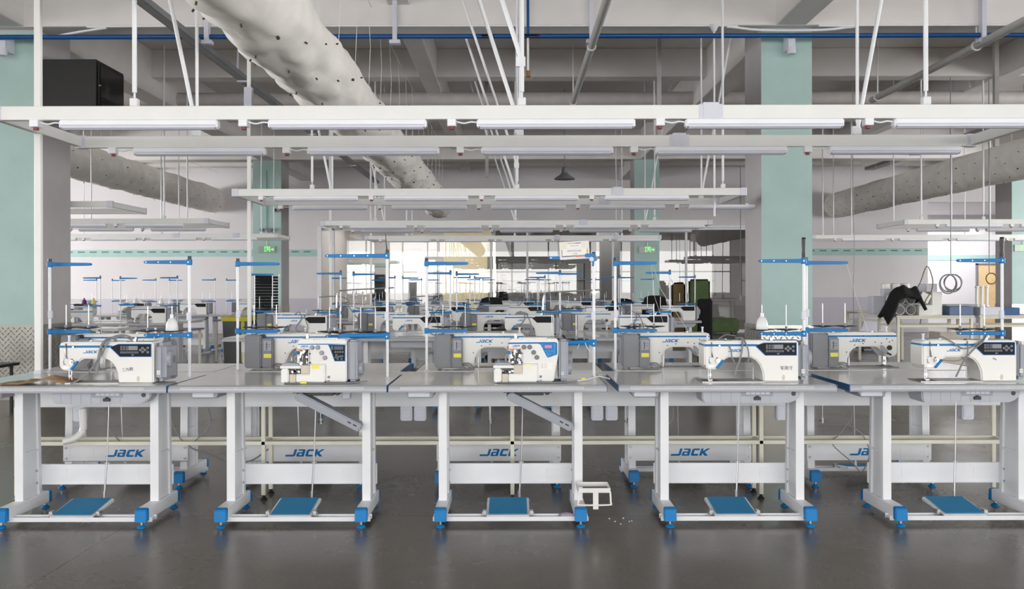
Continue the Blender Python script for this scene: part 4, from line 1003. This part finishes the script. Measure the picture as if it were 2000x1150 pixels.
vs = [(.05*math.cos(a)*r_, .03*math.sin(a)*r_, .022*(1-r_**2)+.01*noise.noise((a*2, r_*5, 3))*(1 if r_ < 1 else 0)+.001) for r_ in (1, .8, .55, .3, .05) for a in [2*PI*k/18 for k in range(18)]]
fs = [(i*18+k, i*18+(k+1) % 18, (i+1)*18+(k+1) % 18, (i+1)*18+k) for i in range(4) for k in range(18)]+[tuple(range(72, 90))]
c = tag(MB().add(vs, fs).build('lilac_cloth_scrap', 'lilac', angle=80), 'crumpled lilac cloth scrap lying on the pedal rail of the centre table', 'cloth'); c.location = (.30, 4.76, .0415)
k = MB()
for x, y in ((.63, 4.87), (.655, 4.80), (.67, 4.81), (.55, 4.86), (.60, 4.75), (.575, 4.80)): k.obox((x, y, .003), (.008, .005, .004), (0, 0, x*40))
tag(k.build('paper_scraps', 'paper'), 'tiny white scraps on the floor beside the centre table', 'scraps', kind='stuff')
t = tag(MB().tube([(-2.66, 5.30, .57), (-2.655, 5.30, .50), (-2.66, 5.30, .43), (-2.70, 5.28, .39), (-2.76, 5.26, .375)], .022, 12).build('bent_pipe', 'white'), 'white bent plastic pipe behind the left leg of the leftmost table', 'pipe')
# ------------------------------------------------------------ rows 3 to 8 in the middle, and the left block
TONLY = {'tabletop', 'nosing', 'upright', 'foot_bar', 'foot_cap', 'crossbar', 'edge_strip'}
KONLY = {'body', 'control_panel', 'motor_cover', 'control_box', 'handwheel', 'finger_guard', 'needle_bar', 'bed_plate', 'oil_pan', 'presser_dial', 'thread_post', 'top_cover'}
def slim(src, only, sub):          # a lighter copy: chosen parts, with only the named sub-parts
    c = src.copy(); COL.objects.link(c); c.parent = None
    for ch in kids[src.name]:
        if ch.name.split('.')[0] not in only: continue
        d = ch.copy(); COL.objects.link(d); d.parent = c
        for g in kids.get(ch.name, []):
            if g.name.split('.')[0] in sub:
                e = g.copy(); COL.objects.link(e); e.parent = d
    freeze(c)
    for ch in list(c.children): kids[ch.name] = list(ch.children)
    return c
T3 = slim(T0, TONLY, {'logo'}); K3 = slim(K0, KONLY | {'lifter_lever', 'bobbin_winder'}, {'stripe', 'control_panel', 'logo', 'warning_label'})
T5 = slim(T0, TONLY - {'edge_strip'}, set()); K5 = slim(K0, {'body', 'control_panel', 'motor_cover', 'control_box', 'handwheel', 'oil_pan', 'needle_bar'}, {'stripe'})
S5 = slim(S0, {'pole', 'pole_cap', 'upper_arm', 'lower_arm', 'spool_plate'}, {'spool_pin'}); S3 = slim(S0, {'pole', 'pole_cap', 'upper_arm', 'lower_arm', 'spool_plate', 'clamp'}, {'spool_pin', 'pin_base', 'arm_clamp'})
OV3 = slim(OV0, {'body', 'control_panel', 'motor_cover', 'handwheel', 'left_pillar', 'work_plate', 'looper_mechanism', 'needle_mechanism', 'waste_chute', 'tension_knob'}, {'lower_cover', 'stripe', 'control_panel', 'panel_border'})
ORDR = {4: ['leftmost', 'second from left', 'second from right', 'rightmost'], 5: ['leftmost', 'second from left', 'middle one', 'second from right', 'rightmost'], 3: ['leftmost', 'middle one', 'rightmost'], 2: ['left one', 'right one'], 1: ['only one']}
def row(nth, xs, yc, back, TP, KP, SP_, over=(), where='', skip=(), pole=.585):
    side = 'seen from behind' if back else 'facing the camera'
    o_ = ORDR[len(xs)]; rnd = random.Random(nth)
    for i, x in enumerate(xs):
        tail = '%s row%s, %s' % (nth_name[nth], where, o_[i])
        put(TP, (x, yc, 0), PI if back else 0, 'grey topped sewing table %s, %s' % (side, tail), 'sewing tables, %s row%s' % (nth_name[nth], where))
        if i in skip: continue
        kx = x+(-.02 if not back else .06)+rnd.uniform(-.03, .03); sg = -1 if back else 1
        ky = yc - sg*.09
        if i in over: put(OV3, (x-.02, ky, TZ), 0 if not back else PI, 'white overlock machine %s, %s' % (side, tail), 'overlock machines in the far rows')
        else: put(KP, (kx, ky, TZ), PI if back else 0, 'white lockstitch machine %s, %s' % (side, tail), 'lockstitch machines, %s row%s' % (nth_name[nth], where))
        put(SP_, (x+sg*pole, yc+sg*.14, TZ), PI if back else 0, 'thread stand with blue arms, %s' % tail, 'thread stands, %s row%s' % (nth_name[nth], where))
nth_name = {3: 'third', 4: 'fourth', 5: 'fifth', 6: 'sixth', 7: 'seventh', 8: 'eighth'}
X4 = [-2.49, -1.27, -.05, 1.17]; X5 = X4+[2.39]
row(3, X4, 9.38, False, T3, K3, S3)
row(4, [x-.02 for x in X4], 10.28, True, T3, K3, S3)
row(5, X5, 13.78, False, T5, K5, S5)
row(6, X5, 14.68, True, T5, K5, S5, skip=(3,))
row(7, X5, 17.9, False, T5, K5, S5, over=(1,))
row(8, X5, 18.8, True, T5, K5, S5)
row(4, [-5.8], 11.6, True, T5, K5, S5, where=' of the left block')
row(5, [-8.2, -7.0, -5.8], 13.2, False, T5, K5, S5, over=(0, 1), where=' of the left block')
row(6, [-8.2, -7.0, -5.8], 14.1, True, T5, K5, S5, where=' of the left block')
row(7, [-9.0, -7.8, -6.6, -5.4], 17.2, False, T5, K5, S5, where=' of the left block')
row(8, [-9.0, -7.8, -6.6, -5.4], 18.1, True, T5, K5, S5, where=' of the left block')
for p in (LAMP, T3, K3, S3, T5, K5, S5, OV3):
    if p.name not in used and p is not LAMP:
        for ch in list(p.children):
            for g in list(ch.children): bpy.data.objects.remove(g)
            bpy.data.objects.remove(ch)
        bpy.data.objects.remove(p)
# thread on the far left stands
for i, (x, y, m, c_) in enumerate(((-6.665, 13.34, 'purple', 'purple'), (-6.52, 13.34, 'ythr', 'yellow'))):
    cone(x, y, TZ+.279, 'small %s thread cone on a far left stand' % c_, m, 'thread_cone')
for i, (x, yy, l) in enumerate(((-6.135, 13.96, 'left one'), (-5.465, 13.34, 'middle one'), (-5.32, 13.34, 'right one'))):
    cone(x, yy, TZ+.279, 'dull white bottle on a spool pin of the left block, ' + l, 'cone', group='white bottles on the left block stands')
# loose dark cables over the third row
for i, (x, l) in enumerate(((-2.35, 'left'), (-.95, 'left of centre'), (.05, 'right of centre'), (1.25, 'right'))):
    c = tag(MB().tube([(0, 0, .25), (.05, -.06, .27), (.09, -.11, .2), (.03, -.12, .10), (.1, -.12, .03), (.2, -.1, .01)], .006).tube([(.1, 0, .24), (.12, -.1, .22), (.16, -.12, .1), (.12, -.12, .02)], .005).build('draped_cable', 'cable'),
            'grey cables draped over a machine of the third row, ' + l, 'cable', 'cables draped over the third row'); c.location = (x, 9.30, TZ)
for i, (x, y, l) in enumerate(((-2.05, 10.2, 'left, by the black tray stack'), (-.95, 10.2, 'behind the chrome guide tube'), (.1, 14.6, 'before the cream wall'))):
    c = tag(MB().cyl((0, 0, 0), (0, 0, .3), .006, n=6).tube([(-.25, 0, .42), (-.05, 0, .43), (.08, 0, .40), (.1, 0, .32), (.02, 0, .22), (-.1, 0, .12), (-.05, 0, .02)], .007).tube([(.1, 0, .32), (.18, 0, .2), (.28, 0, .1), (.32, 0, .0)], .006).tube([(0, 0, .3), (.15, 0, .34), (.3, 0, .33)], .004).build('wire_guide', 'cable'),
            'bent grey thread guide tubing rising over the far machines, ' + l, 'guide', 'bent thread guides'); c.location = (x, y, TZ)
# black swivel chairs
def chair(x, y, rz, label, h=1.05):
    t = thing('work_chair', label, 'chair', (x, y, 0), rz)
    MB().prismz([(.24*math.cos(a)*(1 if abs(math.cos(a)) < .8 else .97), .22*math.sin(a)) for a in [2*PI*k/20 for k in range(20)]], .46, .53).build('seat', 'bcloth', t, .02, 3)
    pts = [(-.22, .62), (-.245, .75), (-.235, .95), (-.19, h-.02), (-.08, h+.01), (.08, h+.01), (.19, h-.02), (.235, .95), (.245, .75), (.22, .62), (.12, .58), (-.12, .58)]
    MB().prism(pts, .20, .25).build('backrest', 'bcloth', t, .015, 3)
    MB().cyl((0, 0, .1), (0, 0, .46), .028).build('column', 'dgry', t); MB().tube([(0, .1, .44), (0, .24, .46), (0, .27, .6), (0, .25, .7)], .018).build('back_bar', 'blk', t)
    b = MB()
    for k in range(5):
        a = 2*PI*k/5; b.beam((0, 0, .1), (.27*math.cos(a), .27*math.sin(a), .075), .035, .03).cyl((.27*math.cos(a)-.015, .27*math.sin(a), .03), (.27*math.cos(a)+.015, .27*math.sin(a), .03), .03)
    b.build('star_base', 'blk', t); return t
chair(-.33, 15.9, 2.9, 'black chair standing before the dark glass, centre', 1.12); chair(2.15, 16.3, .1, 'black chair, left one of the pair before the far right teal column', 1.08); chair(2.66, 16.0, -.2, 'black chair, right one of the pair, before the far right teal column', 1.14)
t = tag(MB().prismz([(-.12, -.05), (.1, -.07), (.14, .0), (.1, .06), (-.1, .05)], .02, 1.12).build('black_cloth_drape', 'bcloth', bevel=.02, seg=2), 'tall black cloth draped thing at the right end of the fifth row', 'cloth'); t.location = (3.12, 13.9, 0)
# left: black stool-like bench near the column
t = thing('work_bench', 'dark bench with thin legs by the left diamond plated column', 'bench', (-5.75, 8.9, 0))
MB().box(-.75, -.2, .50, .52, .2, .53).build('seat', 'blk', t, .005)
for x in (-.68, -.1, .45):
    for y in (-.16, .16): MB().box(x-.012, y-.012, 0, x+.012, y+.012, .50).build('leg', 'blk', t)
tag(MB().lathe([(.22, 0), (.30, .05), (.27, .12), (.14, .17), (.02, .19)], (0, 0, 0), 18).build('black_bag', 'bcloth'), 'black bag lying on the dark bench at left', 'bag').location = (-5.95, 8.9, .532)
# bin and tray stack
t = thing('waste_bin', 'black bin with yellow rim beyond the left power pole', 'bin', (-4.15, 13.0, 0))
MB().prism([(-.15, 0.02), (.15, 0.02), (.185, .82), (-.185, .82)], -.2, .2).build('body', 'blk', t, .01)
MB().box(-.20, -.215, .81, .20, .215, .88).box(.10, -.21, .2, .15, -.199, .82).build('rim', 'ybin', t, .008)
t = thing('tray_stack', 'tall stack of black mesh trays beside the left teal column', 'tray stack', (-4.06, 14.2, 0))
for i in range(30): 
    if i < 30: MB().box(-.13, -.19, .05+i*.0488, .13, .19, .086+i*.0488).box(-.138, -.2, .053+i*.0488, .138, -.19, .0965+i*.0488).build('tray', 'bcloth', t)
for s in (-1, 1): 
    for y in (-.2, .2): MB().cyl((s*.145, y, 0), (s*.145, y, 1.54), .007).build('post', 'steel', t)
# black/white dispenser cabinet with red hose near the glass
t = thing('fire_point', 'white cabinet with a red hose and red lid beyond the fourth row', 'fire hose', (-4.25, 23.6, 0))
MB().box(-.3, -.15, 0, .3, .15, .62).build('cabinet', 'white', t, .01); MB().box(-.32, -.16, .63, .32, .16, .72).build('lid', 'red', t, .01)
tag(MB().box(-4.82, 29.37, 1.68, -4.72, 29.398, 1.85).build('red_notice', 'red'), 'small red notice on the white wall beyond the glass', 'notice', 'red notices')
m = MB().box(-3.5, 29.37, 2.62, -3.1, 29.398, 2.68); m.prism([(-3.5, 2.68), (-3.35, 2.78), (-3.25, 2.78), (-3.1, 2.68)], 29.37, 29.398).box(-2.9, 29.37, 2.6, -2.55, 29.398, 2.8)
tag(m.build('wall_plaque', 'cap'), 'pale grey plaques high on the white wall beyond the glass', 'plaque')
# tables by the white wall at left with grey boards
for i, (x, y, l) in enumerate(((-4.75, 12.0, 'nearer'), (-4.95, 15.4, 'farther'))):
    t = thing('side_table', 'narrow grey side table right of the left block, %s' % l, 'table', (x, y, 0))
    MB().box(-.35, -.25, .72, .35, .25, .745).build('tabletop', 'dgry', t, .004)
    for a in (-.3, .3):
        for b in (-.2, .2): MB().box(a-.015, b-.015, 0, a+.015, b+.015, .72).build('leg', 'beige', t)
# ------------------------------------------------------------ right hand side: workbenches and clutter
def bench(x, y, W, D, H, label):
    t = thing('workbench', label, 'workbench', (x, y, 0))
    MB().box(-W/2-.02, -D/2, H-.022, W/2+.02, D/2, H).build('tabletop', 'beige', t, .003)
    for a in (-1, 1):
        for b in (-1, 1): MB().box(a*(W/2-.02)-.022, b*(D/2-.03)-.022, 0, a*(W/2-.02)+.022, b*(D/2-.03)+.022, H-.023).build('leg', 'beige', t, .003)
    for b in (-1, 1): MB().box(-W/2+.042, b*(D/2-.03)-.015, H-.185, W/2-.042, b*(D/2-.03)+.015, H-.15).box(-W/2+.042, b*(D/2-.03)-.015, H-.055, W/2-.042, b*(D/2-.03)+.015, H-.023).build('rail', 'beige', t, .002)
    return t
bench(6.69, 13.9, 1.2, .75, .852, 'beige steel workbench stacked with white tubes and the black cloth'); bench(8.25, 13.9, 1.7, .75, .852, 'beige steel workbench with boxes, at the right edge'); 
bench(6.6, 15.6, .8, .6, .87, 'small beige bench behind, left of the stacked tubes')
BZ = .8525
for i, (x, z, r, l) in enumerate(((6.17, .085, .08, 'front left'), (6.345, .085, .08, 'front right'), (6.18, .25, .075, 'upper left'), (6.345, .25, .075, 'upper right'))):
    t = thing('rolled_tube', 'white round-mouthed tube in the stack on the workbench, ' + l, 'tube', (x, 13.62, BZ+z), 0, 'round tubes on the workbench')
    rr = r; n_ = 24; vs = []
    for (ra, ya) in ((rr, 0), (rr, .45), (rr*.9, .45), (rr*.9, 0)): vs += [(ra*math.cos(2*PI*k/n_), ya, ra*math.sin(2*PI*k/n_)) for k in range(n_)]
    MB().add(vs, [(i_*n_+k, i_*n_+(k+1) % n_, ((i_+1) % 4)*n_+(k+1) % n_, ((i_+1) % 4)*n_+k) for i_ in range(4) for k in range(n_)]).build('tube', 'white', t)
    MB().cyl((0, .3, 0), (0, .31, 0), rr*.9, n=24).build('core', 'paper' if i == 0 else 'gry', t)
def pbox(x, y, z, a, b, c, label, m='white', rot=0, ry=0):
    t = tag(MB().box(-a/2, -b/2, 0, a/2, b/2, c).build('packing_box', m, bevel=.006), label, 'box', 'boxes on the workbenches'); t.location = (x, y, z); t.rotation_euler = (0, ry, rot); return t
pbox(6.55, 13.75, BZ, .22, .4, .165, 'low white box lying right of the round tubes'); pbox(6.78, 13.8, BZ, .16, .3, .37, 'upright white box at the right of the stacked tubes')
pbox(6.53, 13.75, BZ+.152, .16, .3, .15, 'tilted white box above the low white box', 'white', 0, .45).location.z += .06; pbox(6.72, 13.85, BZ+.372, .17, .3, .13, 'grey box on top of the upright white box', 'cap')
pbox(6.0, 14.1, BZ+.001, .2, .2, .3, 'pale box behind the black cloth', 'cap'); pbox(6.40, 14.15, BZ, .58, .12, .42, 'wide pale box behind the round tubes', 'cap')
for i, (x, h) in enumerate(((5.97, .50), (6.13, .46), (6.29, .45))):
    t = tag(MB().lathe([(.07, 0), (.07, .08), (.055, .09)], (0, 0, 0), 20).build('white_roll', 'white'), 'short white roll on top of the pile, %s' % ORDR[3][i], 'roll', 'white rolls on the pile'); t.location = (x+.2, 14.14, BZ+.422)
vs = []; nu, nv = 30, 10
for j in range(nv+1):
    for i in range(nu+1):
        u = i/nu; s = u*2.6-1.3
        if u < .45: q_ = u/.45; px = -.42+.36*q_**.8; pz = .02+.43*math.sin(q_*PI/2)
        else: q_ = (u-.45)/.55; px = -.06+.50*q_; pz = .45+.02*math.sin(q_*9)-.22*max(0, q_-.75)/.25*1.0
        wv = j/nv-.5
        vs.append((px*.74+.02*noise.noise((u*6, wv*3, 1)), wv*.34-.1+.03*noise.noise((u*5, 2, 0)), pz-abs(wv)*(.30 if wv < 0 else .1)+.02*noise.noise((u*8, wv*6, 4))))
t = tag(MB().add(vs, [(j*(nu+1)+i, j*(nu+1)+i+1, (j+1)*(nu+1)+i+1, (j+1)*(nu+1)+i) for j in range(nv) for i in range(nu)]).build('black_cloth', 'bcloth', angle=80), 'black cloth thrown over the stack of white tubes', 'cloth')
t.location = (6.18, 13.68, BZ+.01); sd = t.modifiers.new('thick', 'SOLIDIFY'); sd.thickness = .05; sd.offset = -1
t = tag(MB().tube([(0, 0, .0), (.1, 0, .15), (.2, -.02, .42), (.3, 0, .22), (.28, 0, .02), (.18, 0, -.15), (.1, 0, -.5)], .008).build('rope_loop', 'rope'), 'brown cord looped up over the pile of tubes', 'rope'); t.location = (6.38, 13.6, BZ+.36)
pbox(7.14, 13.8, BZ, .38, .4, .14, 'dark blue-grey folded board stack on the right workbench', 'lid'); pbox(7.6, 13.8, BZ, .32, .4, .13, 'pale blue box on the right workbench', 'cap'); pbox(7.92, 13.8, BZ, .30, .4, .12, 'blue tray at the right edge of the workbench', 'blued')
pbox(7.18, 13.85, BZ+.142, .5, .4, .03, 'flat grey board lying on the folded stack', 'gry'); 
for i in range(3):
    t = tag(MB().lathe([(.035, 0), (.035, .02), (.022, .03), (.022, .30), (.03, .31), (.03, .33)], (0, 0, 0), 14).build('white_spool', 'white'), 'white spool standing on the right workbench, ' + ORDR[3][i], 'spool', 'white spools on the workbench'); t.location = (7.52+i*.08, 13.85, BZ+.132)
# cords hanging from above
def coil(x, y, z, r, label, loops=4, m='rope'):
    t = thing('hanging_cord_coil', label, 'cord', (x, y, z))
    MB().cyl((0, 0, 0), (0, 0, SLAB-z), .007, n=7).build('hanging_cord', 'dgry', t)
    for k in range(loops):
        rnd = random.Random(k); cx = rnd.uniform(-.05, .05); rx = r*rnd.uniform(.7, 1); rz_ = r*rnd.uniform(.85, 1.1)
        MB().tube([(cx+rx*math.sin(a), .01*k, -rz_+rz_*math.cos(a)) for a in [2*PI*i/20 for i in range(21)]], .010, 6, 2).build('loop', m, t)
coil(6.97, 13.6, 1.50, .145, 'coil of grey cord hanging on a long cable at right', 4, 'cable'); coil(7.58, 13.6, 1.52, .09, 'narrow brown cord loop hanging at right', 1)
t = tag(MB().tube([(0, 0, 3.0), (0, 0, 1.2), (.02, 0, .3), (0, 0, -.3), (.01, 0, -.9)], .005, 6).build('hanging_cable', 'cable'), 'thin dark cable hanging beside the right teal column', 'cable'); t.location = (5.5, 13.8, 1.6)
t = tag(MB().tube([(0, 0, 4.02), (0, 0, 1.6), (-.02, 0, .2), (0, 0, 0)], .01, 6).obox((0, 0, -.05), (.06, .03, .14)).build('hanging_cable', 'cable'), 'thin dark cable with a plug hanging left of the right column', 'cable'); t.location = (6.3, 23.6, 1.05)
# under the benches and by the far wall
pbox(7.35, 14.4, 0, .5, .4, .55, 'pale carton standing on the floor under the workbenches', 'bpan')
t = thing('floor_scrubber', 'pale machine on castors on the floor beyond the workbench', 'machine', (7.3, 17.5, 0))
MB().prism([(-.3, .12), (.3, .12), (.32, .3), (.25, .68), (-.2, .68), (-.32, .4)], -.25, .25).build('body', 'cap', t, .03, 2)
for s in (-1, 1): MB().cyl((s*.24-.03, -.2, .06), (s*.24+.03, -.2, .06), .06).build('castor', 'blk', t)
MB().box(-.24, -.2, .05, .24, .2, .13).build('chassis', 'blk', t)
t = thing('sofa', 'low olive green bench seat beyond the glass, left of the right column', 'sofa', (5.88, 23.9, 0))
MB().box(-.40, -.3, .04, .38, .3, .43).build('body', 'green', t, .04, 3)
for x in (-.3, .3): 
    for y in (-.22, .22): MB().box(x-.03, y-.03, 0, x+.03, y+.03, .045).build('foot', 'blk', t)
t = tag(MB().box(-.27, -.05, 0, .27, .05, 1.5).build('green_screen', 'green', bevel=.08, seg=3), 'dark green rounded screen beyond the fifth row', 'screen'); t.location = (4.7, 21.5, 0)
t = tag(MB().box(-.17, -.05, 0, .17, .05, 1.42).build('brown_screen', 'rope', bevel=.08, seg=3), 'dark brown screen left of the green screen', 'screen'); t.location = (4.24, 21.8, 0)
# solid figure beyond the glass, built in place of a reflection in it
t = thing('person', 'dark clothed figure built in place of a reflection in the dark glass', 'person', (-.30, 30.0, 0))
def skinned(name, pts, edges, radii, m, parent):
    me = bpy.data.meshes.new(name); me.from_pydata(pts, edges, []); me.materials.append(M[m])
    o = bpy.data.objects.new(name, me); COL.objects.link(o); o.parent = parent
    s = o.modifiers.new('skin', 'SKIN'); 
    for i, r in enumerate(radii): me.skin_vertices[0].data[i].radius = r if isinstance(r, tuple) else (r, r)
    me.skin_vertices[0].data[0].use_root = True
    o.modifiers.new('sub', 'SUBSURF').render_levels = 2; return o
pts = [(0, 0, .95), (0, 0, 1.15), (0, 0, 1.38), (0, 0, 1.48), (0, -.01, 1.60), (0, -.01, 1.68), (-.10, 0, .90), (-.11, 0, .5), (-.12, .02, .08), (-.13, -.12, .04), (.10, 0, .90), (.11, 0, .5), (.12, .02, .08), (.13, -.12, .04),
       (-.19, 0, 1.38), (-.25, .0, 1.1), (-.17, -.16, 1.25), (.19, 0, 1.38), (.25, 0, 1.1), (.17, -.16, 1.25)]
ed = [(0, 1), (1, 2), (2, 3), (3, 4), (4, 5), (0, 6), (6, 7), (7, 8), (8, 9), (0, 10), (10, 11), (11, 12), (12, 13), (2, 14), (14, 15), (15, 16), (2, 17), (17, 18), (18, 19)]
rad = [(.15, .11), (.15, .1), (.16, .1), .055, (.075, .09), (.07, .085), .09, .06, .045, .035, .09, .06, .045, .035, .06, .045, .035, .06, .045, .035]
nl = bpy.data.meshes.new('b')
me = None
def person_body():
    me = bpy.data.meshes.new('body'); me.from_pydata(pts, ed, []); me.materials.append(M['garment'])
    o = bpy.data.objects.new('body', me); COL.objects.link(o); o.parent = t
    o.modifiers.new('skin', 'SKIN')
    if not me.skin_vertices:
        bm = bmesh.new(); bm.from_mesh(me); bm.verts.layers.skin.verify(); bm.to_mesh(me); bm.free()
    for i, r in enumerate(rad): me.skin_vertices[0].data[i].radius = r if isinstance(r, tuple) else (r, r)
    me.skin_vertices[0].data[0].use_root = True
    s = o.modifiers.new('sub', 'SUBSURF'); s.levels = 2; s.render_levels = 2
    return o
person_body()
MB().lathe([(.03, 0), (.06, .03), (.074, .08), (.076, .12), (.066, .16), (.03, .20)], (0, -.025, 1.535), 18).build('face', 'skin', t)
fa = MB().box(-.04, -.102, 1.64, -.018, -.096, 1.648).box(.018, -.102, 1.64, .04, -.096, 1.648).box(-.02, -.098, 1.575, .02, -.092, 1.581); fa.build('eyes_and_mouth', 'hair', t)
MB().lathe([(.082, 0), (.088, .04), (.075, .08), (.03, .11)], (0, .005, 1.65), 18).build('hair', 'hair', t)
for s in (-1, 1):
    hnd = MB().obox((s*.15, -.20, 1.30), (.07, .03, .08), (0, s*.2, 0))
    for k in range(4): hnd.beam((s*(.13+k*.014), -.205, 1.335), (s*(.11+k*.016), -.225, 1.385+(k % 2)*.005), .012, .012)
    hnd.beam((s*.12, -.205, 1.30), (s*.095, -.215, 1.33), .014, .014).build('hand', 'skin', t)
